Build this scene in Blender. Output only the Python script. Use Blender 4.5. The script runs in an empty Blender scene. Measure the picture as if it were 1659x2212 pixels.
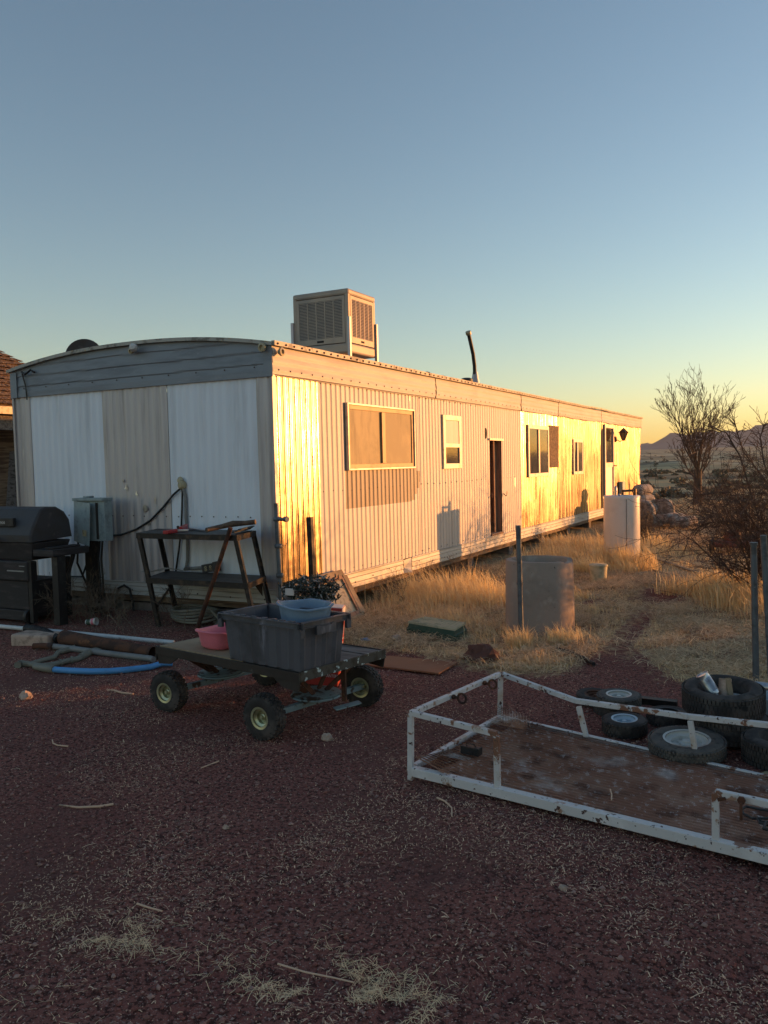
HAZE = 0.00016
import bpy, math, random
import numpy as np
from mathutils import Vector, Matrix, noise
random.seed(7); rng = np.random.default_rng(11)
S = bpy.context.scene; C = S.collection; R = math.radians

# ------------------------------------------------------------------ camera solve
# photo points are given on a 1659 x 2212 copy of the picture
F = 1785.0; CX = 829.5; CY = 1106.0; H = 1.62
zc = Vector((-.024, -math.sqrt(1-.024**2-.058**2), -.058))      # world up in camera (right, down, forward)
yc = Vector((931, 0, F)); yc.y = -(zc.x*yc.x+zc.z*yc.z)/zc.y; yc.normalize()
xc = yc.cross(zc)
CAM = Vector((0, 0, H))
def ray(px, py):
    d = Vector((px-CX, py-CY, F)); return Vector((d.dot(xc), d.dot(yc), d.dot(zc)))
def on_x(px, py, X):
    d = ray(px, py); return CAM+d*(X/d.x)
def on_y(px, py, Y):
    d = ray(px, py); return CAM+d*(Y/d.y)
def on_z(px, py, Z=0.0):
    d = ray(px, py); return CAM+d*((Z-H)/d.z)
def smooth(a, b, x):
    t = min(1, max(0, (x-a)/(b-a))); return t*t*(3-2*t)
cam = bpy.data.cameras.new('camera'); co = bpy.data.objects.new('camera', cam); C.objects.link(co)
Mx = Matrix(((xc.x, -xc.y, -xc.z, 0), (yc.x, -yc.y, -yc.z, 0), (zc.x, -zc.y, -zc.z, 0), (0, 0, 0, 1)))
Mx.translation = CAM; co.matrix_world = Mx
cam.sensor_fit = 'VERTICAL'; cam.sensor_height = 36; cam.lens = F/2212*36
cam.clip_start = .05; cam.clip_end = 9000; S.camera = co

# ------------------------------------------------------------------ light
PHI, ELEV = 42.0, 2.4
sdir = Vector((math.sin(R(PHI))*math.cos(R(ELEV)), math.cos(R(PHI))*math.cos(R(ELEV)), math.sin(R(ELEV))))
sun = bpy.data.lights.new('sun', 'SUN'); sun.energy = 3.6; sun.angle = R(.6); sun.color = (1, .40, .11)
so = bpy.data.objects.new('sun', sun); C.objects.link(so); so.rotation_euler = sdir.to_track_quat('Z', 'Y').to_euler()
W = bpy.data.worlds.new("World"); S.world = W; W.use_nodes = True
nt = W.node_tree; nt.nodes.clear()
sk = nt.nodes.new('ShaderNodeTexSky'); sk.sky_type = 'NISHITA'; sk.sun_disc = False
sk.sun_elevation = R(ELEV); sk.sun_rotation = R(PHI); sk.air_density = 1.0; sk.dust_density = .8; sk.ozone_density = 1.55; sk.altitude = 900
bg = nt.nodes.new('ShaderNodeBackground'); bg.inputs[1].default_value = .15
wo = nt.nodes.new('ShaderNodeOutputWorld')
gm = nt.nodes.new('ShaderNodeGamma'); gm.inputs[1].default_value = 1.05; nt.links.new(sk.outputs[0], gm.inputs[0]); nt.links.new(gm.outputs[0], bg.inputs[0]); nt.links.new(bg.outputs[0], wo.inputs[0])
S.view_settings.view_transform = 'Standard'; S.view_settings.look = 'None'
S.view_settings.exposure = 1.38; S.view_settings.gamma = 1

# ------------------------------------------------------------------ materials
def mat(name, base, rough=.7, metal=0.0, layers=(), bump=None, spec=.5, rlay=None, trans=0.0, attr=None, emit=None, sss=0):
    """layers: (colour, scale, lo, hi[, stretch xyz[, metal_of_layer]])"""
    m = bpy.data.materials.new(name); m.use_nodes = True; n = m.node_tree; b = n.nodes['Principled BSDF']
    tc = n.nodes.new('ShaderNodeTexCoord')
    def nz(scale, st=(1, 1, 1), det=6, rg=.6, seed=0):
        mp = n.nodes.new('ShaderNodeMapping'); mp.inputs['Scale'].default_value = st; mp.inputs['Location'].default_value = (seed*3.1, seed*1.7, seed)
        n.links.new(tc.outputs['Object'], mp.inputs[0])
        t = n.nodes.new('ShaderNodeTexNoise'); t.inputs['Scale'].default_value = scale; t.inputs['Detail'].default_value = det; t.inputs['Roughness'].default_value = rg
        n.links.new(mp.outputs[0], t.inputs['Vector']); return t.outputs[0]
    def rmp(v, lo, hi, a=0., z=1.):
        r = n.nodes.new('ShaderNodeMapRange'); r.inputs[1].default_value = lo; r.inputs[2].default_value = hi; r.inputs[3].default_value = a; r.inputs[4].default_value = z
        r.interpolation_type = 'SMOOTHSTEP'; n.links.new(v, r.inputs[0]); return r.outputs[0]
    col = n.nodes.new('ShaderNodeRGB'); col.outputs[0].default_value = (*base, 1); cur = col.outputs[0]
    mv = n.nodes.new('ShaderNodeValue'); mv.outputs[0].default_value = metal; mcur = mv.outputs[0]
    rv = n.nodes.new('ShaderNodeValue'); rv.outputs[0].default_value = rough; rcur = rv.outputs[0]
    for i, L in enumerate(layers):
        c, sc, lo, hi = L[:4]; st = L[4] if len(L) > 4 else (1, 1, 1)
        f = rmp(nz(sc, st, seed=i+1), lo, hi)
        mx = n.nodes.new('ShaderNodeMix'); mx.data_type = 'RGBA'; n.links.new(f, mx.inputs[0]); n.links.new(cur, mx.inputs[6]); mx.inputs[7].default_value = (*c, 1); cur = mx.outputs[2]
        if len(L) > 5:
            mm = n.nodes.new('ShaderNodeMix'); n.links.new(f, mm.inputs[0]); n.links.new(mcur, mm.inputs[2]); mm.inputs[3].default_value = L[5]; mcur = mm.outputs[0]
            mr = n.nodes.new('ShaderNodeMix'); n.links.new(f, mr.inputs[0]); n.links.new(rcur, mr.inputs[2]); mr.inputs[3].default_value = L[6]; rcur = mr.outputs[0]
    if attr:
        at = n.nodes.new('ShaderNodeAttribute'); at.attribute_name = attr[0]
        mx = n.nodes.new('ShaderNodeMix'); mx.data_type = 'RGBA'; n.links.new(at.outputs['Fac'], mx.inputs[0]); n.links.new(cur, mx.inputs[6]); mx.inputs[7].default_value = (*attr[1], 1); cur = mx.outputs[2]
    n.links.new(cur, b.inputs['Base Color']); n.links.new(mcur, b.inputs['Metallic'])
    if rlay:
        f = rmp(nz(rlay[0], rlay[3] if len(rlay) > 3 else (1, 1, 1), seed=9), .35, .65, rlay[1], rlay[2]); rcur = f
    n.links.new(rcur, b.inputs['Roughness'])
    b.inputs['Specular IOR Level'].default_value = spec
    if trans: b.inputs['Transmission Weight'].default_value = trans
    if bump:
        prev = None
        for (sc, stg, dist, st) in bump:
            bp = n.nodes.new('ShaderNodeBump'); bp.inputs['Strength'].default_value = stg; bp.inputs['Distance'].default_value = dist
            n.links.new(nz(sc, st, seed=5), bp.inputs['Height'])
            if prev: n.links.new(prev, bp.inputs['Normal'])
            prev = bp.outputs[0]
        n.links.new(prev, b.inputs['Normal'])
    if sss:      # thin dry blades let light through
        tr = n.nodes.new('ShaderNodeBsdfTranslucent'); n.links.new(cur, tr.inputs[0]); ms = n.nodes.new('ShaderNodeMixShader'); ms.inputs[0].default_value = sss
        n.links.new(b.outputs[0], ms.inputs[1]); n.links.new(tr.outputs[0], ms.inputs[2]); n.links.new(ms.outputs[0], n.nodes['Material Output'].inputs[0])
    return m
U = (1, 1, 1)
def pl(name, c, r=.6, metal=0., dirt=.12, sc=9, **k):      # painted / plastic thing with some wear
    d = tuple(x*(1-dirt*3) for x in c); l = tuple(min(1, x*(1+dirt*2.5)+.01) for x in c)
    return mat(name, c, r, metal, [(d, sc, .48, .7), (l, sc*3.3, .55, .75)], bump=[(sc*6, .25, .002, U)], **k)
M = {}
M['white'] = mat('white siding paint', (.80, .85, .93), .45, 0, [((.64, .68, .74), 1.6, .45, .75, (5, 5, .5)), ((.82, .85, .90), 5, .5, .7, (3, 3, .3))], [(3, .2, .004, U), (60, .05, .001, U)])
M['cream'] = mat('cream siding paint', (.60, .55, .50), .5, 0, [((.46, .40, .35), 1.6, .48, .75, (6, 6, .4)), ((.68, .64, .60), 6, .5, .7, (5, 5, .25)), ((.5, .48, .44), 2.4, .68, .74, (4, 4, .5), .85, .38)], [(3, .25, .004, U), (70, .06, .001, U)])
M['darkpatch'] = mat('dark siding patch', (.23, .185, .145), .5, .0, [((.31, .25, .20), 7, .52, .66, (7, 7, .35)), ((.17, .13, .10), 3, .5, .7, (4, 4, .4))], [(60, .2, .001, U)])
M['galv'] = mat('bare galvanized sheet', (.50, .48, .45), .36, .9, [((.34, .31, .29), 2.2, .42, .68, (6, 6, .35)), ((.66, .64, .60), 30, .5, .7, (3, 3, .2)), ((.30, .27, .25), 1.1, .6, .8)], [(45, .35, .002, (1, 1, .35)), (2.2, .25, .01, U)], rlay=(6, .28, .48, (5, 5, .4)))
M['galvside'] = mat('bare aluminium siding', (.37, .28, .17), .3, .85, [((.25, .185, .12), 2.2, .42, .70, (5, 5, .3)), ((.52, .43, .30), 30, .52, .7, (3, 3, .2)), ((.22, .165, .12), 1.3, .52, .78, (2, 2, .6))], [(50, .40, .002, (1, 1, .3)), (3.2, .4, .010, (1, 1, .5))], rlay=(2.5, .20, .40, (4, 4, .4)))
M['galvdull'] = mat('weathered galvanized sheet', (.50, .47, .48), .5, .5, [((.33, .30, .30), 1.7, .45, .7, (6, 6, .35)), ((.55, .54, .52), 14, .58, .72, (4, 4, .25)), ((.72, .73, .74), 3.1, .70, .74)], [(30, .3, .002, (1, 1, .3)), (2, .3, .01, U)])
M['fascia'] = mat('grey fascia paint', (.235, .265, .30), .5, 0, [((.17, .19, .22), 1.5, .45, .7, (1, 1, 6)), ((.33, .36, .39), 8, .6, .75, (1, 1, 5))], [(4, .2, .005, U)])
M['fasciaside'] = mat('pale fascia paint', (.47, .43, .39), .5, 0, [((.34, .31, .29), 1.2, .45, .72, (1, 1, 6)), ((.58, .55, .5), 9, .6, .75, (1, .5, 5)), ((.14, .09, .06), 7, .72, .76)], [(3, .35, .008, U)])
M['roof'] = mat('dirty roof coating', (.30, .29, .28), .8, 0, [((.08, .075, .07), 4, .5, .62), ((.5, .48, .44), 11, .6, .7)], [(8, .6, .01, U)])
M['edge'] = mat('flaking roof edge trim', (.40, .38, .34), .6, .2, [((.20, .18, .155), 9, .50, .60), ((.45, .33, .18), 17, .6, .66)], [(20, .6, .006, U)])
M['skirt'] = mat('skirt trim', (.50, .49, .46), .55, .1, [((.32, .30, .27), 3, .45, .7, (.4, .4, 5)), ((.16, .11, .07), 9, .70, .74)], [(6, .4, .005, (.3, .3, 4))])
M['beam'] = mat('old rim joist wood', (.22, .15, .09), .85, 0, [((.10, .06, .035), 5, .45, .6, (.4, .4, 5)), ((.36, .27, .17), 8, .6, .7, (.3, .3, 5))], [(18, .6, .006, (.3, .3, 4))])
M['dark'] = mat('dark underfloor', (.025, .022, .02), .9)
M['screw'] = mat('rusty screw', (.06, .035, .03), .7)
M['winframe'] = mat('window frame aluminium', (.62, .54, .47), .42, .25, [((.4, .33, .27), 6, .5, .7)], [(20, .2, .001, U)])
M['bronze'] = mat('bronze anodized sash', (.30, .20, .11), .5, .2, [((.18, .12, .07), 6, .5, .7)])
M['screen'] = mat('insect screen over curtain', (.27, .21, .105), .6, 0, [((.36, .28, .14), 1.3, .4, .6), ((.20, .155, .075), 3, .5, .7, (1, 2.4, .5)), ((.22, .18, .09), 2.2, .5, .7)], [(260, .3, .001, U)])
M['glass'] = mat('window glass', (.10, .085, .06), .06, 0, [((.16, .14, .10), 1.5, .4, .6)], [(2, .1, .01, U)], spec=.9)
M['glassd'] = mat('dark window glass', (.04, .03, .025), .08, 0, [((.08, .06, .045), 3, .4, .6)], [(2, .1, .01, U)], spec=.8)
M['jamb'] = mat('bare door jamb wood', (.34, .20, .13), .8, 0, [((.17, .095, .06), 6, .45, .65, (4, 4, .4))], [(14, .5, .004, (3, 3, .4))])
M['osb'] = mat('strand board', (.20, .13, .07), .85, 0, [((.09, .055, .03), 28, .48, .56), ((.32, .22, .12), 36, .58, .64)], [(30, .6, .004, U)])
M['brass'] = mat('tarnished lantern metal', (.10, .07, .045), .5, .6, [((.2, .14, .08), 14, .5, .7)])
M['lampglass'] = mat('amber lamp glass', (.30, .20, .10), .2, 0, spec=.7)
M['ceramic'] = mat('yellowed ceramic', (.42, .36, .22), .4, 0, [((.2, .15, .08), 14, .5, .65)])
M['block'] = mat('cinder block', (.21, .185, .165), .95, 0, [((.13, .11, .10), 4, .45, .7), ((.3, .27, .24), 30, .55, .7)], [(45, .7, .006, U)])
M['concrete'] = mat('weathered concrete', (.33, .26, .215), .9, 0, [((.23, .18, .145), 2.2, .45, .7), ((.42, .34, .28), 6, .5, .7), ((.07, .05, .04), 26, .70, .72)], [(60, .35, .003, U), (24, .5, .006, U)])
M['shingle'] = mat('brown shingles', (.21, .14, .085), .95, 0, [((.11, .06, .035), 11, .45, .58), ((.30, .2, .12), 9, .58, .68)], [(13, 1, .05, U)])
M['oldwood'] = mat('weathered grey planks', (.20, .175, .16), .9, 0, [((.09, .075, .065), 4, .46, .6, (.5, 6, 6)), ((.30, .27, .25), 7, .58, .68, (.4, 8, 8))], [(14, .7, .005, (.4, 5, 5))])
M['ply'] = mat('plywood sheet', (.33, .245, .155), .8, 0, [((.24, .17, .10), 3, .45, .7), ((.13, .10, .07), 9, .64, .7)], [(20, .4, .003, (.5, 4, 4))])
M['darkwood'] = mat('dark oiled frame', (.036, .028, .023), .7, .1, [((.03, .022, .018), 8, .45, .6), ((.09, .085, .075), 14, .62, .72)], [(25, .5, .003, U)])
M['cartpaint'] = mat('chipped green paint over steel', (.075, .072, .06), .65, .1, [((.045, .035, .025), 12, .45, .6), ((.50, .60, .60), 22, .57, .60)], [(25, .5, .003, U)])
M['bluepaint'] = mat('pale blue chipped paint', (.24, .32, .33), .6, .1, [((.08, .05, .035), 15, .52, .6)], [(25, .5, .003, U)])
M['rust'] = mat('rusty steel', (.12, .05, .028), .85, .2, [((.05, .025, .018), 9, .45, .6), ((.21, .09, .04), 17, .58, .68)], [(40, .6, .003, U)])
M['rustsheet'] = mat('rust brown sheet', (.30, .135, .07), .85, .0, [((.22, .09, .045), 2, .45, .65), ((.05, .025, .02), 22, .72, .74), ((.36, .18, .10), 9, .6, .7)], [(20, .3, .003, U)])
M['rackpaint'] = mat('flaking white paint on rusty steel', (.60, .58, .57), .55, .0, [((.72, .70, .69), 5, .5, .7), ((.46, .36, .27), 4.5, .56, .72), ((.22, .10, .06), 7, .59, .62), ((.36, .22, .15), 16, .60, .66), ((.07, .035, .03), 30, .615, .635)], [(40, .5, .003, U)])
M['expmesh'] = mat('rusted expanded metal', (.46, .25, .165), .85, .0, [((.56, .36, .26), 4, .45, .65), ((.22, .11, .075), 7, .52, .65), ((.78, .74, .71), 2.6, .565, .70), ((.85, .82, .80), 27, .59, .65)], [(60, .5, .003, U)])
M['rubber'] = mat('dusty rubber', (.028, .025, .024), .85, 0, [((.085, .070, .062), 7, .45, .65), ((.018, .017, .017), 21, .55, .65)], [(50, .4, .002, U)])
M['rubberg'] = mat('sun faded rubber', (.075, .072, .068), .85, 0, [((.12, .105, .09), 7, .45, .65), ((.04, .038, .036), 21, .55, .65)], [(50, .4, .002, U)])
M['rimzinc'] = mat('yellow zinc rim', (.50, .50, .32), .35, .6, [((.2, .17, .09), 9, .5, .7)])
M['rimwhite'] = mat('white steel rim', (.55, .54, .50), .45, .1, [((.3, .25, .2), 9, .55, .7)])
M['tote'] = mat('faded grey plastic', (.095, .098, .115), .55, 0, [((.055, .057, .066), 5, .45, .65), ((.26, .26, .31), 5, .60, .76, (2, 2, .5)), ((.40, .40, .44), 22, .71, .78, (2, 2, .6))], [(30, .3, .002, U)])
M['bluetub'] = pl('slate blue plastic', (.20, .28, .38), .5, sc=6)
M['pink'] = pl('pink plastic', (.72, .19, .24), .4, dirt=.06, sc=6)
M['redbox'] = pl('red printed cardboard', (.42, .035, .025), .6, dirt=.07)
M['boxwhite'] = pl('white printed cardboard', (.62, .58, .55), .6, dirt=.06)
M['whiteplastic'] = pl('white plastic', (.60, .58, .55), .45, dirt=.06)
M['palebl'] = pl('pale blue plastic', (.42, .52, .60), .45, dirt=.05)
M['cord'] = pl('dark green cord', (.022, .035, .026), .5)
M['cordw'] = pl('clear bulb sockets', (.35, .34, .32), .3)
M['black'] = mat('black plastic', (.012, .011, .012), .55, 0, [((.04, .038, .036), 9, .5, .65)], [(30, .3, .002, U)])
M['grill'] = mat('faded black grill enamel', (.040, .038, .044), .6, 0, [((.035, .028, .026), 4, .45, .65), ((.085, .075, .075), 7, .58, .72)], [(20, .3, .002, U)])
M['grillb'] = mat('dark grill cabinet', (.022, .019, .021), .7, 0, [((.05, .04, .042), 4, .5, .65, (1, 1, 5)), ((.02, .017, .017), 6, .5, .65, (1, 1, 6))], [(20, .3, .002, U)])
M['ebox'] = pl('grey green enamel', (.27, .34, .36), .5, .1)
M['steelblk'] = mat('black painted angle iron', (.014, .011, .010), .55, .2, [((.07, .045, .03), 12, .5, .65)], [(30, .4, .002, U)])
M['steeltop'] = mat('dark steel top', (.055, .055, .058), .55, .3, [((.09, .088, .085), 4, .45, .65), ((.03, .028, .027), 9, .5, .65)], [(20, .3, .002, U)])
M['oldred'] = pl('sun faded red enamel', (.20, .055, .04), .6)
M['red'] = pl('red tool paint', (.42, .025, .03), .4, dirt=.06)
M['stick'] = mat('dry stick', (.66, .44, .30), .85, 0, [((.2, .14, .10), 9, .5, .65)], [(40, .5, .003, U)])
M['logwood'] = mat('dark handle wood', (.13, .085, .055), .7, 0, [((.07, .04, .027), 6, .45, .6)], [(30, .5, .003, U)])
M['pvc'] = pl('white pvc', (.62, .63, .62), .4, dirt=.05)
M['pvcg'] = pl('grey pipe', (.20, .20, .195), .55, dirt=.08)
M['pvcb'] = pl('blue pipe', (.09, .32, .66), .4, dirt=.05)
M['hose'] = pl('dusty hose', (.20, .19, .15), .6, dirt=.08)
M['greenbox'] = mat('dark green plastic', (.028, .075, .05), .6, 0, [((.07, .10, .07), 8, .5, .65)], [(30, .3, .002, U)])
M['greenlid'] = mat('faded green lid', (.55, .49, .33), .8, 0, [((.34, .33, .22), 8, .45, .65), ((.62, .52, .34), 13, .6, .7)], [(40, .5, .003, U)])
M['pipe'] = mat('galvanized post', (.13, .15, .17), .5, .5, [((.08, .085, .09), 7, .5, .65), ((.20, .22, .24), 21, .6, .7)], [(30, .3, .002, U)])
M['tank'] = mat('white enamel tank', (.78, .73, .68), .35, 0, [((.68, .62, .56), 3, .45, .7), ((.22, .12, .07), 7, .74, .78)], [(4, .1, .004, U)])
M['velour'] = mat('mottled grey velour', (.42, .35, .30), .95, 0, [((.20, .165, .14), 7, .45, .6), ((.56, .48, .42), 12, .56, .66)], [(30, .5, .006, U)])
M['coolerp'] = mat('beige cooler enamel', (.43, .345, .265), .5, .1, [((.32, .275, .235), 2.5, .45, .7)], [(30, .1, .001, U)])
M['duct'] = mat('galvanized tube', (.55, .58, .62), .3, .9, [((.35, .35, .36), 9, .5, .65)], [(12, .4, .004, U)])
M['rock'] = mat('red lava rock', (.13, .055, .04), .9, 0, [((.07, .03, .025), 6, .45, .65), ((.2, .10, .07), 14, .58, .7)], [(18, .8, .012, U)])
M['stone'] = mat('pale stone', (.52, .38, .30), .9, 0, [((.3, .22, .17), 14, .45, .65)], [(30, .6, .006, U)])
M['bark'] = mat('bare bark', (.10, .065, .045), .85, 0, [((.05, .03, .022), 8, .45, .65), ((.14, .09, .06), 15, .6, .7)], [(30, .5, .004, U)])
M['barkr'] = mat('reddish twig bark', (.11, .07, .05), .8, 0, [((.06, .03, .022), 8, .45, .65)])
M['leaf'] = mat('blocker foliage', (.05, .065, .03), .8, 0, [((.03, .04, .02), 3, .45, .6)])
M['scrub'] = mat('grey desert scrub', (.20, .16, .10), .9, 0, [((.10, .085, .055), .6, .45, .6), ((.34, .27, .16), 1.5, .58, .7)])
M['grass'] = mat('dry golden grass', (.82, .61, .30), .75, 0, [((.60, .41, .19), 1.3, .4, .65)], attr=('tint', (.93, .80, .50)), sss=.45)
M['straw'] = mat('straw litter', (.62, .44, .26), .8, 0, [((.24, .145, .095), 2, .4, .65)], attr=('tint', (.93, .74, .46)), sss=.25)
M['wisp'] = mat('bleached straw wisp', (.88, .57, .32), .8, 0, attr=('tint', (.98, .74, .44)), sss=.1)
M['chip'] = mat('dry chips', (.50, .28, .19), .85, 0, [((.34, .18, .13), 3, .4, .65)], attr=('tint', (.97, .66, .42)), sss=.1)
M['weed'] = mat('dead weed stems', (.19, .145, .10), .85, 0, [((.11, .08, .06), 3, .4, .65)], attr=('tint', (.33, .27, .19)))
M['gravel'] = mat('red cinder gravel', (.26, .09, .072), .95, 0, [((.12, .05, .045), 7, .4, .6)], attr=('tint', (.40, .25, .21)))
M['mount'] = mat('far mountain', (.055, .075, .095), 1, 0, [((.04, .055, .07), .004, .4, .6)])

# ------------------------------------------------------------------ mesh builder
class MB:
    def __init__(s): s.v = []; s.f = []; s.m = []; s.k = 0
    def add(s, vs, fs, k=None):
        o = len(s.v); s.v.extend(tuple(v) for v in vs)
        for f in fs: s.f.append(tuple(i+o for i in f)); s.m.append(s.k if k is None else k)
        return s
    def box(s, lo, hi, mx=None, k=None):
        x0, y0, z0 = lo; x1, y1, z1 = hi
        vs = [Vector(p) for p in ((x0, y0, z0), (x1, y0, z0), (x1, y1, z0), (x0, y1, z0), (x0, y0, z1), (x1, y0, z1), (x1, y1, z1), (x0, y1, z1))]
        if mx: vs = [mx @ v for v in vs]
        return s.add(vs, [(0, 3, 2, 1), (4, 5, 6, 7), (0, 1, 5, 4), (1, 2, 6, 5), (2, 3, 7, 6), (3, 0, 4, 7)], k)
    def bar(s, a, b, w, h=None, up=(0, 0, 1), k=None):
        a = Vector(a); b = Vector(b); h = h or w; d = (b-a); L = d.length
        if L < 1e-6: return s
        d.normalize(); u = Vector(up)
        if abs(d.dot(u)) > .98: u = Vector((1, 0, 0))
        x = u.cross(d).normalized(); y = d.cross(x)
        mx = Matrix((x, y, d)).transposed().to_4x4(); mx.translation = a
        return s.box((-w/2, -h/2, 0), (w/2, h/2, L), mx, k)
    def tube(s, pts, r, n=8, caps=True, k=None, tw=0):
        pts = [Vector(p) for p in pts]; N = len(pts); rs = r if isinstance(r, (list, tuple)) else [r]*N
        vs = []; fs = []; prev = None
        for i, p in enumerate(pts):
            d = (pts[min(i+1, N-1)]-pts[max(i-1, 0)]); 
            if d.length < 1e-9: d = Vector((0, 0, 1))
            d.normalize()
            if prev is None:
                u = Vector((0, 0, 1)) if abs(d.z) < .9 else Vector((1, 0, 0)); x = u.cross(d).normalized()
            else:
                x = prev-d*prev.dot(d)
                x = x.normalized() if x.length > 1e-6 else Vector((1, 0, 0))
            prev = x; y = d.cross(x)
            for j in range(n):
                a = 2*math.pi*j/n; vs.append(p+(x*math.cos(a)+y*math.sin(a))*rs[i])
        for i in range(N-1):
            for j in range(n):
                a = i*n+j; b = i*n+(j+1) % n; fs.append((a, b, b+n, a+n))
        if caps: fs.append(tuple(range(n-1, -1, -1))); fs.append(tuple((N-1)*n+j for j in range(n)))
        return s.add(vs, fs, k)
    def lathe(s, prof, mx=None, n=32, k=None, closed=False):
        vs = []; fs = []; P = len(prof)
        for (r, z) in prof:
            for j in range(n):
                a = 2*math.pi*j/n; v = Vector((r*math.cos(a), r*math.sin(a), z)); vs.append(mx @ v if mx else v)
        for i in range(P if closed else P-1):
            for j in range(n):
                q = ((i+1) % P)*n; a = i*n+j; b = i*n+(j+1) % n; fs.append((a, b, q+(j+1) % n, q+j))
        return s.add(vs, fs, k)
    def grid(s, fn, us, vs_, k=None, skip=None, kf=None):
        o = len(s.v); nu = len(us); nv = len(vs_)
        for u in us:
            for v in vs_: s.v.append(tuple(fn(u, v)))
        for i in range(nu-1):
            for j in range(nv-1):
                cu = (us[i]+us[i+1])/2; cv = (vs_[j]+vs_[j+1])/2
                if skip and skip(cu, cv): continue
                a = o+i*nv+j; s.f.append((a, a+nv, a+nv+1, a+1)); s.m.append(kf(cu, cv) if kf else (s.k if k is None else k))
        return s
    def prism(s, poly, depth, mx=None, k=None):     # poly in local xy, extruded along local z
        n = len(poly); vs = [Vector((x, y, 0)) for x, y in poly]+[Vector((x, y, depth)) for x, y in poly]
        if mx: vs = [mx @ v for v in vs]
        return s.add(vs, [tuple(range(n-1, -1, -1)), tuple(range(n, 2*n))]+[(i, (i+1) % n, n+(i+1) % n, n+i) for i in range(n)], k)
    def build(s, name, m, parent=None, smooth_=False, bev=0, attr=None, sharp=40):
        o3 = Vector((0, 0, 0)); p = parent
        while p: o3 += p.location; p = p.parent
        me = bpy.data.meshes.new(name); me.from_pydata([(a-o3.x, b-o3.y, c-o3.z) for a, b, c in s.v], [], s.f)
        for mm in (m if isinstance(m, (list, tuple)) else [m]): me.materials.append(mm)
        if any(s.m): me.polygons.foreach_set('material_index', s.m)
        if smooth_:
            me.polygons.foreach_set('use_smooth', [True]*len(s.f))
            if sharp: me.set_sharp_from_angle(angle=R(sharp))
        me.update()
        o = bpy.data.objects.new(name, me); C.objects.link(o); o.parent = parent
        if bev:
            b = o.modifiers.new('bevel', 'BEVEL'); b.width = bev; b.segments = 2; b.limit_method = 'ANGLE'; b.angle_limit = R(40)
        return o
def tag(o, label=None, cat=None, group=None, kind=None):
    if label: o['label'] = label
    if cat: o['category'] = cat
    if group: o['group'] = group
    if kind: o['kind'] = kind
    return o
def thing(name, loc, label, cat, group=None):
    o = bpy.data.objects.new(name, None); C.objects.link(o); o.location = loc; o.empty_display_size = .1
    return tag(o, label, cat, group)
def solo(mb, name, m, label, cat, group=None, origin=None, **k):
    """a thing that is one mesh; its origin is moved to the thing"""
    v = np.array(mb.v); c = Vector(origin) if origin is not None else Vector((v[:, 0].mean(), v[:, 1].mean(), v[:, 2].min()))
    mb.v = [(a-c.x, b-c.y, d-c.z) for a, b, d in mb.v]
    o = mb.build(name, m, None, **k); o.location = c; return tag(o, label, cat, group)
def copy_tree(o, parent=None):
    c = o.copy(); C.objects.link(c); c.parent = parent
    for ch in [x for x in bpy.data.objects if x.parent == o]: copy_tree(ch, c)
    return c
def rot(axis, deg): return Matrix.Rotation(R(deg), 4, axis)
def T(v): return Matrix.Translation(Vector(v))
def text(name, s, size, m, parent, mx, ext=.001, sx=1.0):
    cu = bpy.data.curves.new(name, 'FONT'); cu.body = s; cu.size = size; cu.extrude = ext; cu.align_x = 'CENTER'; cu.align_y = 'CENTER'
    t = bpy.data.objects.new('tmp', cu); C.objects.link(t); dg = bpy.context.evaluated_depsgraph_get()
    me = bpy.data.meshes.new_from_object(t.evaluated_get(dg)); bpy.data.objects.remove(t)
    me.name = name; me.materials.clear(); me.materials.append(m)
    o3 = Vector((0, 0, 0)); p = parent
    while p: o3 += p.location; p = p.parent
    me.transform(T(-o3) @ mx @ Matrix.Diagonal((sx, 1, 1, 1)))
    o = bpy.data.objects.new(name, me); C.objects.link(o); o.parent = parent; return o
def fast(name, V, Fq, m, tint=None, tris=False):
    """big mesh from numpy arrays: V (n,3), F (m,4) or (m,3)"""
    me = bpy.data.meshes.new(name); V = np.asarray(V, dtype=np.float32); Fq = np.asarray(Fq, dtype=np.int32)
    me.vertices.add(len(V)); me.vertices.foreach_set('co', V.ravel())
    k = Fq.shape[1]; me.loops.add(Fq.size); me.loops.foreach_set('vertex_index', Fq.ravel())
    me.polygons.add(len(Fq)); me.polygons.foreach_set('loop_start', np.arange(0, Fq.size, k, dtype=np.int32))
    me.update(calc_edges=True)
    if tint is not None:
        a = me.attributes.new('tint', 'FLOAT', 'POINT'); a.data.foreach_set('value', np.asarray(tint, dtype=np.float32))
    me.materials.append(m); o = bpy.data.objects.new(name, me); C.objects.link(o); return o
# ------------------------------------------------------------------ ground
TB = rng.random((256, 256))
def vn(x, y):
    x = np.asarray(x, float); y = np.asarray(y, float); xi = np.floor(x).astype(int); yi = np.floor(y).astype(int); fx = x-xi; fy = y-yi
    fx = fx*fx*(3-2*fx); fy = fy*fy*(3-2*fy); g = lambda a, b: TB[a & 255, b & 255]
    return (g(xi, yi)*(1-fx)+g(xi+1, yi)*fx)*(1-fy)+(g(xi, yi+1)*(1-fx)+g(xi+1, yi+1)*fx)*fy
def fbm(x, y, o=4):
    s = 0; a = .5; t = 0
    for i in range(o): s = s+a*vn(x*2**i+i*17.3, y*2**i+i*9.1); t += a; a *= .5
    return s/t-.5
def sst(a, b, x):
    t = np.clip((x-a)/(b-a), 0, 1); return t*t*(3-2*t)
PRINTS = [(-1.1+.28*k*.5+.1*(k % 2), 2.0+.33*k, .25*(k % 3)) for k in range(7)]+[(-2.4-.2*k, 2.6+.35*k, -.5) for k in range(6)]
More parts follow.
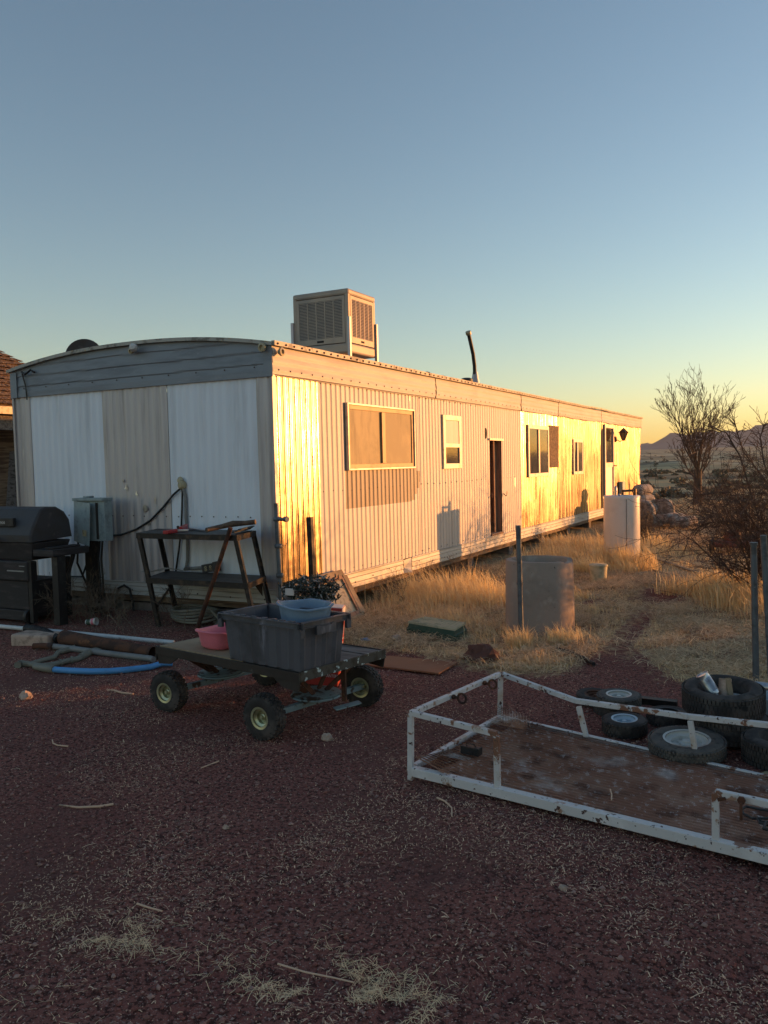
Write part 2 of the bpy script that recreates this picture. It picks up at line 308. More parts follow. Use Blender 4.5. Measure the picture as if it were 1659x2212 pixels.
def GZ(x, y, micro=True):
    x = np.asarray(x, float); y = np.asarray(y, float); r = np.hypot(x, y)
    z = .10*sst(4.7, 5.8, y)*(1-sst(-5.6, -4.4, x))*(1-sst(25, 40, r))
    z = z+.05*fbm(x*.35, y*.35, 3)*sst(6, 12, r)*(1-sst(-4.2, -4.8, x)*0)
    if micro:
        near = 1-sst(8, 16, r)
        for (cx_, cy_, a_) in PRINTS: u = (x-cx_)*math.cos(a_)+(y-cy_)*math.sin(a_); v = -(x-cx_)*math.sin(a_)+(y-cy_)*math.cos(a_); z = z-.016*np.exp(-(u/.05)**4-(v/.13)**4)
        rt_ = y-(2.35+.55*(x+1)+.1*np.sin(x*2)); z = z-near*.026*(np.exp(-(rt_/.09)**2)+np.exp(-((rt_-.75)/.09)**2))*(.6+.4*np.sin(x*60))*sst(-2.5, -1.2, x)
        z = z+near*(.022*fbm(x*2.2, y*2.2, 4)+.016*fbm(x*9, y*9, 3))+(1-near)*.05*fbm(x*1.1, y*1.1, 3)
    far = sst(22, 60, r)
    z = z+far*(2.2*fbm(x/34, y/34, 4)+.5*fbm(x/7, y/7, 3))*np.minimum(1, r/150)
    z = z+sst(90, 700, r)*4.5*fbm(x/120+3, y/260+7, 4)
    z = z+16*sst(250, 1700, r)
    return z
RUT = []
def gz(x, y): return float(GZ(x, y, False))
def G(px, py, dz=0.0):
    z = dz
    for _ in range(4):
        p = on_z(px, py, z); z = gz(p.x, p.y)+dz
    return on_z(px, py, z)
def poly_in(P, x, y):
    x = np.asarray(x); y = np.asarray(y); ins = np.zeros(x.shape, bool); n = len(P)
    for i in range(n):
        (x0, y0), (x1, y1) = P[i], P[(i+1) % n]
        c = ((y0 > y) != (y1 > y)) & (x < (x1-x0)*(y-y0)/((y1-y0) if abs(y1-y0) > 1e-9 else 1e-9)+x0); ins ^= c
    return ins
def gpoly(pts): return [(p.x, p.y) for p in (on_z(a, b) for a, b in pts)]
# where the yard is covered by dry straw, and where bare cinder shows through it
STRAW = gpoly([(690, 1400), (800, 1385), (900, 1420), (1010, 1412), (1060, 1452), (1170, 1470), (1290, 1418), (1370, 1430), (1480, 1478), (1659, 1500), (1900, 1500), (1900, 1150), (1659, 1080), (1400, 1060), (1300, 1100), (760, 1270)])
BARE = [gpoly([(1180, 1500), (1300, 1400), (1345, 1345), (1400, 1300), (1420, 1330), (1370, 1400), (1420, 1450), (1500, 1500)]),
        gpoly([(1365, 1278), (1420, 1266), (1480, 1276), (1486, 1296), (1440, 1312), (1390, 1300)]),
        gpoly([(1030, 1262), (1095, 1240), (1100, 1275), (1040, 1300)]), gpoly([(1240, 1290), (1290, 1280), (1310, 1305), (1260, 1320)])]
WISP = gpoly([(80, 1960), (250, 1980), (330, 2030), (520, 2110), (620, 2080), (860, 2130), (900, 2300), (640, 2212), (480, 2150), (180, 2080)])
def strawmask(x, y):
    x = np.asarray(x, float); y = np.asarray(y, float); r = np.hypot(x, y)
    wx = x+.55*fbm(x*1.3, y*1.3, 3); wy = y+.55*fbm(x*1.3+40, y*1.3, 3)
    m = poly_in(STRAW, wx, wy).astype(float)
    for b in BARE: m = m*(1-.93*poly_in(b, x+.3*(wx-x), y+.3*(wy-y)))
    m = np.maximum(m, sst(15, 22, r)*.95)
    wd = (x < -4.5) & (y > 4.9+.5*fbm(x*2, y*2, 2)) & (y < 7)
    return np.maximum(m, wd*.25)
def softmask(x, y):
    s = 0
    for a, b in ((0, 0), (.16, .05), (-.12, .12), (.05, -.16), (-.1, -.1), (.3, .0), (-.28, .05), (0, .28), (.02, -.3)): s = s+strawmask(x+a, y+b)
    return s/9
ang = np.concatenate([np.arange(-64, 20, .33), np.arange(20, 296, 4.0)]); rr = [.5]
while rr[-1] < 3300: rr.append(rr[-1]*1.0165+.004)
rr = np.array(rr); A, Rr = np.meshgrid(np.radians(ang), rr, indexing='ij'); X = Rr*np.sin(A); Y = Rr*np.cos(A); Z = GZ(X, Y)
na, nr = X.shape; V = np.stack([X, Y, Z], -1).reshape(-1, 3); i, j = np.meshgrid(np.arange(na), np.arange(nr-1), indexing='ij'); i2 = (i+1) % na
Fq = np.stack([i*nr+j, i*nr+j+1, i2*nr+j+1, i2*nr+j], -1).reshape(-1, 4)[:, ::-1]
cen = len(V); V = np.vstack([V, [[0, 0, 0]]])
def groundmat():
    m = bpy.data.materials.new('yard ground'); m.use_nodes = True; n = m.node_tree; b = n.nodes['Principled BSDF']; L = n.links.new
    tc = n.nodes.new('ShaderNodeTexCoord')
    def nz(sc, det=6, st=None, rg=.6):
        t = n.nodes.new('ShaderNodeTexNoise'); t.inputs['Scale'].default_value = sc; t.inputs['Detail'].default_value = det; t.inputs['Roughness'].default_value = rg
        if st:
            mp = n.nodes.new('ShaderNodeMapping'); mp.inputs['Scale'].default_value = st; L(tc.outputs['Object'], mp.inputs[0]); L(mp.outputs[0], t.inputs['Vector'])
        else: L(tc.outputs['Object'], t.inputs['Vector'])
        return t.outputs[0]
    def rp(v, lo, hi):
        r = n.nodes.new('ShaderNodeMapRange'); r.inputs[1].default_value = lo; r.inputs[2].default_value = hi; L(v, r.inputs[0]); return r.outputs[0]
    def mix(f, a, bb):
        x = n.nodes.new('ShaderNodeMix'); x.data_type = 'RGBA'; L(f, x.inputs[0])
        for k, c in ((6, a), (7, bb)):
            if isinstance(c, tuple): x.inputs[k].default_value = (*c, 1)
            else: L(c, x.inputs[k])
        return x.outputs[2]
    cin = mix(rp(nz(2.2), .35, .7), (.27, .096, .078), (.34, .135, .105))
    cin = mix(rp(nz(48, 3), .48, .58), cin, (.09, .036, .03)); cin = mix(rp(nz(110, 2), .60, .68), cin, (.50, .34, .28)); cin = mix(rp(nz(.8, 4), .5, .7), cin, (.19, .085, .07))
    st = mix(rp(nz(9, 6, (1, 1, 1)), .38, .62), (.40, .27, .15), (.62, .46, .26)); st = mix(rp(nz(70, 3), .5, .65), st, (.66, .52, .31)); st = mix(rp(nz(38, 4), .55, .62), st, (.14, .08, .055)); st = mix(rp(nz(1.7, 5), .52, .64), st, (.20, .11, .075))
    ds = mix(rp(nz(.05, 8), .45, .65), (.56, .41, .22), (.38, .28, .16)); ds = mix(rp(nz(.35, 6), .58, .7), ds, (.24, .19, .12))
    ds = mix(rp(nz(1, 6, (.022, .10, .1)), .46, .58), ds, (.17, .13, .085)); ds = mix(rp(nz(1, 5, (.008, .05, .1)), .56, .62), ds, (.60, .46, .28))
    at = n.nodes.new('ShaderNodeAttribute'); at.attribute_name = 'tint'; a2 = n.nodes.new('ShaderNodeAttribute'); a2.attribute_name = 'far'
    mm = n.nodes.new('ShaderNodeMath'); mm.operation = 'ADD'; L(at.outputs['Fac'], mm.inputs[0]); L(rp(nz(14, 5), 0, 1), mm.inputs[1]);
    ms = n.nodes.new('ShaderNodeMath'); ms.operation = 'SUBTRACT'; L(mm.outputs[0], ms.inputs[0]); ms.inputs[1].default_value = .5
    c = mix(rp(ms.outputs[0], .35, .65), cin, st); c = mix(a2.outputs['Fac'], c, ds)
    L(c, b.inputs['Base Color']); b.inputs['Roughness'].default_value = .95; b.inputs['Specular IOR Level'].default_value = .15
    b1 = n.nodes.new('ShaderNodeBump'); b1.inputs['Strength'].default_value = .8; b1.inputs['Distance'].default_value = .03; L(nz(42, 5), b1.inputs['Height'])
    b2 = n.nodes.new('ShaderNodeBump'); b2.inputs['Strength'].default_value = .7; b2.inputs['Distance'].default_value = .01; L(nz(170, 3), b2.inputs['Height']); L(b1.outputs[0], b2.inputs['Normal'])
    L(b2.outputs[0], b.inputs['Normal']); return m
cf = np.array([[nr*k, nr*((k+1) % na), cen, cen] for k in range(na)])
go = fast('ground', V, Fq, groundmat(), softmask(V[:, 0], V[:, 1]))
fa = go.data.attributes.new('far', 'FLOAT', 'POINT'); fa.data.foreach_set('value', sst(18, 34, np.hypot(V[:, 0], V[:, 1])).astype(np.float32))
go.data.polygons.foreach_set('use_smooth', [True]*len(go.data.polygons)); tag(go, kind='structure')

# far mountains, only where the photo sees them
mb = MB()
def mtn(name, d, w, hts, a0, a1, seed):
    mb = MB(); us = np.linspace(a0, a1, 90); vs = np.linspace(-1, 1, 25)
    def f(a, v):
        q = (a-a0)/(a1-a0); hh = np.interp(q, np.linspace(0, 1, len(hts)), hts); hh *= 1+.25*float(fbm(a*1.3+seed, 3, 4))
        sh = max(0, 1-abs(v))**1.15; r = d+v*w
        z = 15+hh*sh*(1+.5*float(fbm(a*2.2+seed, v*3+seed, 4))) - (8 if abs(v) > .99 else 0)
        return (r*math.sin(R(a)), r*math.cos(R(a)), z)
    mb.grid(f, list(us), list(vs)); o = mb.build(name, M['mount'], smooth_=True, sharp=0); tag(o, kind='structure')
# angles are measured from +Y; the picture's right edge is at about -2.5
mtn('mountain', 2550, 420, [0, 14, 46, 56, 58, 72, 80, 72, 82, 92, 80, 60, 30, 5], -12.6, 14, 2)
mtn('mountain', 2900, 330, [0, 26, 32, 27, 34, 24, 0], -17, -6, 8)

# ------------------------------------------------------------------ mobile home
XW = -4.62; YE = 6.6; XL = -8.24; ZT = 2.52; ZR = 2.79; ZB = .41
SY = lambda px, py: on_x(px, py, XW).y
SZ = lambda px, py: on_x(px, py, XW).z
YF = SY(1383, 1040)
home = thing('mobile_home', (XW, YE, 0), 'long old single-wide mobile home clad in ribbed white and bare metal siding', 'mobile home')
P = .1017
RD = [.02]
def rib(y):
    t = (y/P) % 1.0; g = math.exp(-((t-.5)/.12)**2); h = .25*math.exp(-((t-0)/.08)**2)+.25*math.exp(-((t-1)/.08)**2)
    return -RD[0]*g-.003*h
def dent(y, z, a): return a*float(fbm(y*.9, z*.8+5, 2))*2+(.35*a*float(fbm(y*3.1, z*2.3+9, 2)) if a > .005 else 0)
dY0, dY1 = SY(1059, 1050), SY(1084.5, 1050); dZ0 = SZ(1073, 1151); dZ1 = SZ(1070, 952)
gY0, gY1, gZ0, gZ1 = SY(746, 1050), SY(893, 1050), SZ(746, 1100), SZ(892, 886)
def gh(y, z):      # darker patch under and beside the big window
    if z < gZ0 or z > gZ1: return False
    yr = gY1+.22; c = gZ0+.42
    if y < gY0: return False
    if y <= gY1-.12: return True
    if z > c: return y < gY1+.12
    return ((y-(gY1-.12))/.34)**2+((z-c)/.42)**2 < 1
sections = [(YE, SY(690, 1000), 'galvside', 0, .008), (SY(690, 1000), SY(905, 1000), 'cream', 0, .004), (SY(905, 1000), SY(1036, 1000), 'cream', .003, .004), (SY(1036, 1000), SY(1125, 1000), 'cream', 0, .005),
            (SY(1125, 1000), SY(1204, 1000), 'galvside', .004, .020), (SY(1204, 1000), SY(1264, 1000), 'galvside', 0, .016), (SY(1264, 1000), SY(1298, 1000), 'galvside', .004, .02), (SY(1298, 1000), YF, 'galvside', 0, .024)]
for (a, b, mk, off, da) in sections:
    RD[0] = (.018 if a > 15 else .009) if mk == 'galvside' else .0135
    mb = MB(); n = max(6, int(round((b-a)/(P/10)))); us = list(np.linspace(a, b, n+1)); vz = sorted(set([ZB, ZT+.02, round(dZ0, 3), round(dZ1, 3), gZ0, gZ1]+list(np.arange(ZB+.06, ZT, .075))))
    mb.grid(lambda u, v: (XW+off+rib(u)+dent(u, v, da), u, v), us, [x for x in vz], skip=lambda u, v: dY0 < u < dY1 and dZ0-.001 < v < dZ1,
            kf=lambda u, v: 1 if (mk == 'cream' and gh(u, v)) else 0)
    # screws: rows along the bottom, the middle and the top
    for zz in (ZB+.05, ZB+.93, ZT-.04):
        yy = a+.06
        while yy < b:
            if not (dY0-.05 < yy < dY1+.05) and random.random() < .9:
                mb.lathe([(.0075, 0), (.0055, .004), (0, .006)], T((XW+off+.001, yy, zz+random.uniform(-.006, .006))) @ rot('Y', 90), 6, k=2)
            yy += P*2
    mb.build('side_siding', [M[mk], M['darkpatch'], M['screw']], home, smooth_=True, sharp=0)
# end wall sheets
ex = lambda px: on_y(px, 900, YE).x
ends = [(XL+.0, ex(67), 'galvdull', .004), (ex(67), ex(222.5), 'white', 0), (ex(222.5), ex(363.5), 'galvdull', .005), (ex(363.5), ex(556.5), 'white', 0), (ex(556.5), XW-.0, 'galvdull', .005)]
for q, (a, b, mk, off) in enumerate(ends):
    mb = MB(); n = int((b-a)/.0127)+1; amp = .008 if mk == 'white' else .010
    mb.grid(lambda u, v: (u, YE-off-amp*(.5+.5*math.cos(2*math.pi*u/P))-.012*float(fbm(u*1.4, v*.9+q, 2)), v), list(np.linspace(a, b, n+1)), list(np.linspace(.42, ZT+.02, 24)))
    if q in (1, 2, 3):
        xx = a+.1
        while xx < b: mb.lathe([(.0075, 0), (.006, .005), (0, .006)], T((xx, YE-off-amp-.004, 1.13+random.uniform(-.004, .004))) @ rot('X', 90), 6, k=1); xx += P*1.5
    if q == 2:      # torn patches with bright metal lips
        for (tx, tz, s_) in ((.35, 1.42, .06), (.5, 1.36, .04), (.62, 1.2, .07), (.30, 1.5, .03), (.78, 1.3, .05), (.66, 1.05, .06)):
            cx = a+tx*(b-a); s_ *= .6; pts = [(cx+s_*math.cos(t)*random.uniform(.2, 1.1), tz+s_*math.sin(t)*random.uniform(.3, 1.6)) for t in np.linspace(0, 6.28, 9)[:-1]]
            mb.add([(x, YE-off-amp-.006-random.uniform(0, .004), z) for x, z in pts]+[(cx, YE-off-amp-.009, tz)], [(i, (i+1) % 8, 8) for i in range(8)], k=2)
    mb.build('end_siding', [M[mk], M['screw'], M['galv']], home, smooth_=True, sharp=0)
# corner posts of folded trim
mb = MB(); mb.bar((XW+.006, YE-.012, .30), (XW+.006, YE-.012, ZT), .05, .03); mb.build('corner_trim', M['galvdull'], home, bev=.004)
mb = MB(); mb.bar((XL-.004, YE-.010, .30), (XL-.004, YE-.010, ZT), .05, .03); mb.build('corner_trim', M['galvdull'], home, bev=.004)
def arc(x): u = (x-(XL+XW)/2)/((XW-XL)/2); return ZR+.15*(1-abs(u)**2.2)
# end fascia: horizontal laps up to the roof arc
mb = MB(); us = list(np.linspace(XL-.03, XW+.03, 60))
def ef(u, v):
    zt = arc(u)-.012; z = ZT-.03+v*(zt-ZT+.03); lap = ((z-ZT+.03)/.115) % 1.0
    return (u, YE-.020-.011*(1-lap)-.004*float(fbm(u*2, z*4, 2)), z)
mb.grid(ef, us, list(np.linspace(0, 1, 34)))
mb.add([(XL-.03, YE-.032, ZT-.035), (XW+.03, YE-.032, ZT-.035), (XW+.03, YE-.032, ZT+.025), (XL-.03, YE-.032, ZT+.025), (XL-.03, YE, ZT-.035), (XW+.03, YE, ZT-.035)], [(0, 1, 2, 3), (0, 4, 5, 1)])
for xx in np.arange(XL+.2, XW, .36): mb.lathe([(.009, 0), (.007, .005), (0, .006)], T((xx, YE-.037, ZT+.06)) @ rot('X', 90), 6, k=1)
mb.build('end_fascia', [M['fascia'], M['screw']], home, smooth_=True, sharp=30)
for xx, rz in ((XW-.02, 0), (XL+.03, 0)):
    mb = MB(); mb.box((xx-.05, YE-.046, ZT-.04), (xx+.055, YE-.038, ZR-.02)); mb.build('fascia_corner_plate', M['fascia'], home, bev=.002)
# side fascia in lengths that meet at cracked seams
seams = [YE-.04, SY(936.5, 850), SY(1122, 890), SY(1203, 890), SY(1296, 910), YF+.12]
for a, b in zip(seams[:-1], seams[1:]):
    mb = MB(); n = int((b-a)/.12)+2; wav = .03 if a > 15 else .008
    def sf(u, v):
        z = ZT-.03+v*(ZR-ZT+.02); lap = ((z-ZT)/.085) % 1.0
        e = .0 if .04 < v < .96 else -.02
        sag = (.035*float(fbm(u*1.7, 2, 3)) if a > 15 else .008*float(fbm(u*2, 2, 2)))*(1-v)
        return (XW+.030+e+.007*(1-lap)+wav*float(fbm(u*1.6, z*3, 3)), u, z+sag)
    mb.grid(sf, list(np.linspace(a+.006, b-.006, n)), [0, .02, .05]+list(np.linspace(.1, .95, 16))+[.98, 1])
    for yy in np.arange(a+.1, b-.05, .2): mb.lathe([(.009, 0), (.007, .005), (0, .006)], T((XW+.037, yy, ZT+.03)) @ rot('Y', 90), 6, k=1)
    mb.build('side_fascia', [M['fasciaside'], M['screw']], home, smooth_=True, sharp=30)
for q, yy in enumerate(seams[1:-1]):
    mb = MB(); w = [.014, .02, .008, .006][q]; pts = [(yy+random.uniform(-.02, .02), z) for z in np.linspace(ZT-.02, ZR-.03, 8)]
    for (y0, z0), (y1, z1) in zip(pts[:-1], pts[1:]): mb.bar((XW+.034, y0, z0-.003), (XW+.034, y1, z1+.003), w, .01, up=(1, 0, 0))
    mb.build('fascia_crack', M['dark'], home)
# roof skin and its flaking edge trim
mb = MB(); mb.grid(lambda u, v: (u, v, arc(u)+.006*float(fbm(u*3, v*1.2, 2))), list(np.linspace(XL-.05, XW+.05, 26)), list(np.linspace(YE-.05, YF+.13, 90)))
mb.build('roof', M['roof'], home, smooth_=True, sharp=0)
mb = MB(); n = 150; pts = [(XW+.055, y, ZR+.004+.007*float(fbm(y*3, 1, 3))+(.02*math.exp(-((y-20)/.8)**2))) for y in np.linspace(YE-.05, YF+.13, n)]
for p0, p1 in zip(pts[:-1], pts[1:]): mb.bar(p0, p1, .038, .045, k=0)
for yy in np.arange(YE, YF, .14): mb.lathe([(.012, 0), (.008, .007), (0, .008)], T((XW+.078, yy, ZR)) @ rot('Y', 90), 6, k=1)
mb.build('roof_edge_trim', [M['edge'], M['rust']], home)
mb = MB(); xs_ = np.linspace(XL-.05, XW+.05, 60)
for x0, x1 in zip(xs_[:-1], xs_[1:]): mb.bar((x0, YE-.05, arc(x0)+.006), (x1, YE-.05, arc(x1)+.006), .04, .035)
mb.build('roof_edge_trim', M['edge'], home)
# lumps of roofing tar along the edge
mb = MB()
for k in range(16):
    y = random.uniform(YE, YF); x = XW+random.uniform(-.05, .05); s_ = random.uniform(.03, .055)
    mb.lathe([(s_, 0), (s_*.8, s_*.25), (s_*.3, s_*.42), (0, s_*.4)], T((x, y, ZR+.02)), 7)
rm = home.children; roofm = [c for c in rm if c.name == 'roof'][0]; vv = mb; tarv = mb.build('roof_tar', M['roof'], home)
import bmesh as _bm
b_ = _bm.new(); b_.from_mesh(roofm.data); b_.from_mesh(tarv.data); b_.to_mesh(roofm.data); b_.free(); bpy.data.objects.remove(tarv)
# skirt trims and rim joist, end and side
def skirt(p0, p1, z0, z1, out, mk, nm):
    mb = MB(); L = (Vector(p1)-Vector(p0)).length; d = (Vector(p1)-Vector(p0)).normalized(); o = Vector(out); n = int(L/.15)+2
    def f(u, v):
        q = Vector(p0)+d*u; lap = (v*3.2) % 1.0; z = z0+(z1-z0)*v+.008*float(fbm(u*1.3, 4, 2)); off = .012+.008*(1-lap)+.006*float(fbm(u*1.1, v*2, 2))-(.014 if v in (0, 1) else 0)
        return (q.x+o.x*off, q.y+o.y*off, z)
    mb.grid(f, list(np.linspace(0, L, n)), [0, .02]+list(np.linspace(.06, .94, 14))+[.98, 1])
    for u in np.arange(.2, L, .42): 
        q = Vector(p0)+d*u; mb.lathe([(.009, 0), (.006, .005), (0, .006)], T((q.x+o.x*.024, q.y+o.y*.024, (z0+z1)/2+random.uniform(-.03, .03))) @ (rot('Y', 90) if o.x else rot('X', 90)), 6, k=1)
    return mb.build(nm, [M[mk], M['screw']], home, smooth_=True, sharp=30)
ys_ = [YE, SY(870, 1250), SY(888, 1240), SY(1015, 1200), SY(1088, 1190), SY(1262, 1120), YF]
for a, b in zip(ys_[:-1], ys_[1:]):
    if abs(a-ys_[1]) < .01: continue
    skirt((XW, a+.005, 0), (XW, b-.005, 0), .235, ZB+.005, (1, 0, 0), 'skirt', 'skirt_trim')
a, b = ys_[1], ys_[2]     # bent, torn piece of trim
mb = MB(); mb.add([(XW+.015, a, .40), (XW+.02, b-.02, .41), (XW+.015, a, .24), (XW+.09, a+.12, .235), (XW+.015, a+.02, .30), (XW+.06, b-.1, .26)], [(0, 4, 1), (4, 5, 1), (2, 3, 4), (4, 3, 5)]); mb.build('torn_skirt_trim', M['skirt'], home)
for a, b in ((XL, XL+1.1), (XL+1.1, XL+2.0), (XL+2.0, XW)): skirt((a+.003, YE, 0), (b-.003, YE, 0), .275, .425, (0, -1, 0), 'skirt', 'skirt_trim')
mb = MB(); mb.box((XL, YE-.004, .215), (XW-.002, YE+.03, .272)); mb.build('rim_joist', M['beam'], home)
mb = MB(); mb.box((XW-.03, YE+.03, .17), (XW+.004, YF, .233)); mb.build('rim_joist', M['beam'], home)
mb = MB(); mb.box((XL+.03, YE+.04, .24), (XW-.04, YF-.03, .36)); mb.box((XL+.5, YE+.2, .10), (XL+.6, YF-.3, .24)); mb.box((XW-.7, YE+.2, .08), (XW-.6, YF-.3, .24)); mb.build('chassis', M['dark'], home)
mb = MB(); mb.box((XL, YF-.02, .25), (XW-.01, YF, ZT+.2)); mb.box((XL-.004, YE+.01, .25), (XL+.02, YF, ZT+.2)); mb.build('rear_siding', M['cream'], home)
# block foundation across the end and piers under the side
mb = MB(); x = XL+.02; k = 0
while x < XW-.1:
    w = .39; mb.box((x, YE+.04, -.12), (min(x+w, XW-.03), YE+.22, .19+random.uniform(-.006, .0)))
    x += w+.012
mb.build('block_foundation', M['block'], home, bev=.006)
for yy in list(np.arange(YE+1.3, YF-.5, 1.9)):
    mb = MB(); mb.box((XW-.45, yy, -.1), (XW-.06, yy+.19, .168)); mb.box((XW-.40, yy+.20, -.1), (XW-.12, yy+.38, .165)); mb.build('block_pier', M['block'], home, bev=.006)
mb = MB(); mb.box((XW-.9, YE+.3, -.12), (XW-.88, YF-.3, .17)); mb.build('underfloor_board', M['beam'], home)

# windows
def frame(y0, y1, z0, z1, w, d, x0=None):
    x0 = XW+.0 if x0 is None else x0; mb = MB()
    mb.box((x0, y0, z0), (x0+d, y0+w, z1)); mb.box((x0, y1-w, z0), (x0+d, y1, z1)); mb.box((x0, y0+w, z0), (x0+d, y1-w, z0+w)); mb.box((x0, y0+w, z1-w), (x0+d, y1-w, z1)); return mb
def wrect(a, b, c, d):
    """corner photo points: top-left, top-right, bottom-right, bottom-left"""
    y0 = (SY(*a)+SY(*d))/2; y1 = (SY(*b)+SY(*c))/2; return y0, y1, (SZ(*d)+SZ(*c))/2, (SZ(*a)+SZ(*b))/2
# big slider with screens
y0, y1, z0, z1 = wrect((745, 866), (891, 888), (892.5, 1014.5), (746.7, 1013))
w = frame(y0, y1, z0, z1, .022, .040).build('window_frame', M['winframe'], home, bev=.003)
tag(w, 'big two-pane sliding window frame with screens')
mb = frame(y0+.023, y1-.023, z0+.023, z1-.023, .045, .022); ym = y0+(y1-y0)*.49
mb.box((XW+.002, ym-.03, z0+.075), (XW+.036, ym+.05, z1-.075)); mb.build('sash', M['bronze'], w)
for a, b in ((y0+.072, ym-.03), (ym+.05, y1-.072)):
    mb = MB(); mb.grid(lambda u, v: (XW+.012+.005*float(fbm(u*3, v*2, 2)), u, v), list(np.linspace(a, b, 14)), list(np.linspace(z0+.07, z1-.07, 14))); mb.build('screen', M['screen'], w, smooth_=True)
# small double-hung
y0, y1, z0, z1 = wrect((953.8, 894.7), (992.8, 900), (993, 1012), (955, 1012.7))
w = frame(y0, y1, z0, z1, .075, .03).build('window_frame', M['winframe'], home, bev=.004); zm = z0+(z1-z0)*.44
mb = MB(); mb.box((XW+.002, y0+.075, zm-.03), (XW+.028, y1-.075, zm+.02)); mb.build('sash', M['winframe'], w)
mb = MB(); mb.box((XW+.001, y0+.07, zm+.02), (XW+.02, y1-.07, z1-.07)); mb.build('pane', M['cream'], w)
mb = MB(); mb.box((XW+.001, y0+.07, z0+.07), (XW+.012, y1-.07, zm-.03)); mb.build('pane', M['glassd'], w)
# third and fourth windows
for (cs, sp) in ((((1138, 918.5), (1183.6, 920.8), (1183, 1028.6), (1139, 1031)), .5), (((1236, 949), (1257.4, 949), (1257, 1024), (1237, 1025.5)), .42)):
    y0, y1, z0, z1 = wrect(*cs)
    w = frame(y0, y1, z0, z1, .07, .032).build('window_frame', M['winframe'], home, bev=.004); ym = y0+(y1-y0)*sp
    mb = MB(); mb.box((XW+.002, ym-.03, z0+.072), (XW+.03, ym+.045, z1-.072)); mb.build('sash', M['winframe'], w)
    mb = MB(); mb.box((XW+.001, y0+.07, z0+.07), (XW+.012, ym-.03, z1-.07)); mb.build('pane', M['glassd'], w)
    mb = MB(); mb.box((XW+.001, ym+.045, z0+.07), (XW+.022, y1-.07, z1-.07)); mb.build('pane', M['glass'], w)
y0, y1, z0, z1 = wrect((1184.6, 919.5), (1203.3, 920), (1202.5, 1010), (1184.5, 1010))
mb = MB(); mb.box((XW+.012, y0, z0), (XW+.032, y1, z1)); mb.build('shutter_board', M['osb'], home)
mb = MB(); q = on_x(1049, 936, XW); mb.lathe([(.0, .004), (.045, .004)], T((XW+.003, q.y, q.z)) @ rot('Y', 90) @ Matrix.Diagonal((1.9, 1, 1, 1)), 14); mb.build('vent_hole', M['dark'], home)
# narrow open doorway
mb = MB(); xb = XW-.28
mb.box((xb-.02, dY0-.02, dZ0-.02), (xb, dY1+.02, dZ1)); mb.box((xb, dY0-.03, dZ0), (XW-.02, dY0-.002, dZ1)); mb.box((xb, dY1+.002, dZ0), (XW-.02, dY1+.03, dZ1)); mb.box((xb, dY0, dZ1), (XW-.02, dY1, dZ1+.02)); mb.box((xb, dY0, dZ0-.03), (XW+.02, dY1, dZ0-.002))
mb.build('doorway', M['jamb'], home)
mb = MB(); mb.bar((XW-.17, dY1-.22, dZ0), (XW-.17, dY1-.20, dZ1), .045, .05); mb.bar((XW-.1, dY1-.09, dZ0), (XW-.1, dY1-.09, dZ1), .09, .02); mb.build('door_stud', M['jamb'], home)
mb = MB(); mb.box((XW-.02, dY0-.05, dZ1+.002), (XW+.03, dY1+.05, dZ1+.035)); mb.build('drip_cap', M['winframe'], home)
mb = MB(); mb.box((XW+.0, dY0-.02, ZB+.0), (XW+.018, dY1+.04, dZ0-.034)); mb.build('door_sill', M['cream'], home)
mb = MB()
for k in range(5): mb.tube([(XW-.12, dY0+.15+.05*k, dZ0+.0), (XW-.08, dY0+.2+.05*k, dZ0+.1), (XW-.14, dY0+.35+.03*k, dZ0+.16)], .004, 4)
mb.build('loose_wires', M['cord'], home)
for yy, s_ in ((dY0-.02, -1), (dY1+.05, 1)):
    q = SZ(1061, 1072); mb = MB(); mb.tube([(XW+.01, yy-.02*s_, q+.02), (XW+.05, yy, q-.02), (XW+.05, yy+.04*s_, q-.01), (XW+.05, yy+.05*s_, q+.06)], .007, 5); mb.build('hook', M['rust'], home)
# storm door at the far end
y0 = SY(1303, 1000); y1 = SY(1322.8, 1000); z0 = .30; z1 = SZ(1312, 917.5)
mb = MB(); mb.box((XW+.001, SY(1298, 1000), .3), (XW+.012, y0-.002, z1)); mb.build('door_gap', M['dark'], home)
d = frame(y0, y1, z0, z1, .09, .05, XW+.004).build('storm_door', M['winframe'], home, bev=.003); zm = SZ(1314, 1007)
mb = MB(); mb.box((XW+.006, y0+.09, zm-.02), (XW+.04, y1-.09, zm+.09)); mb.build('door_rail', M['winframe'], d)
mb = MB(); mb.box((XW+.006, y0+.09, zm+.09), (XW+.02, y1-.09, z1-.09)); mb.build('upper_pane', M['glassd'], d)
mb = MB(); mb.box((XW+.006, y0+.09, z0+.09), (XW+.02, y1-.09, zm-.02)); mb.build('lower_pane', M['galvdull'], d)
mb = MB(); mb.tube([(XW+.05, y1-.05, zm+.0), (XW+.11, y1-.05, zm+.01), (XW+.11, y1+.05, zm+.01)], .012, 6); mb.build('handle', M['brass'], d)
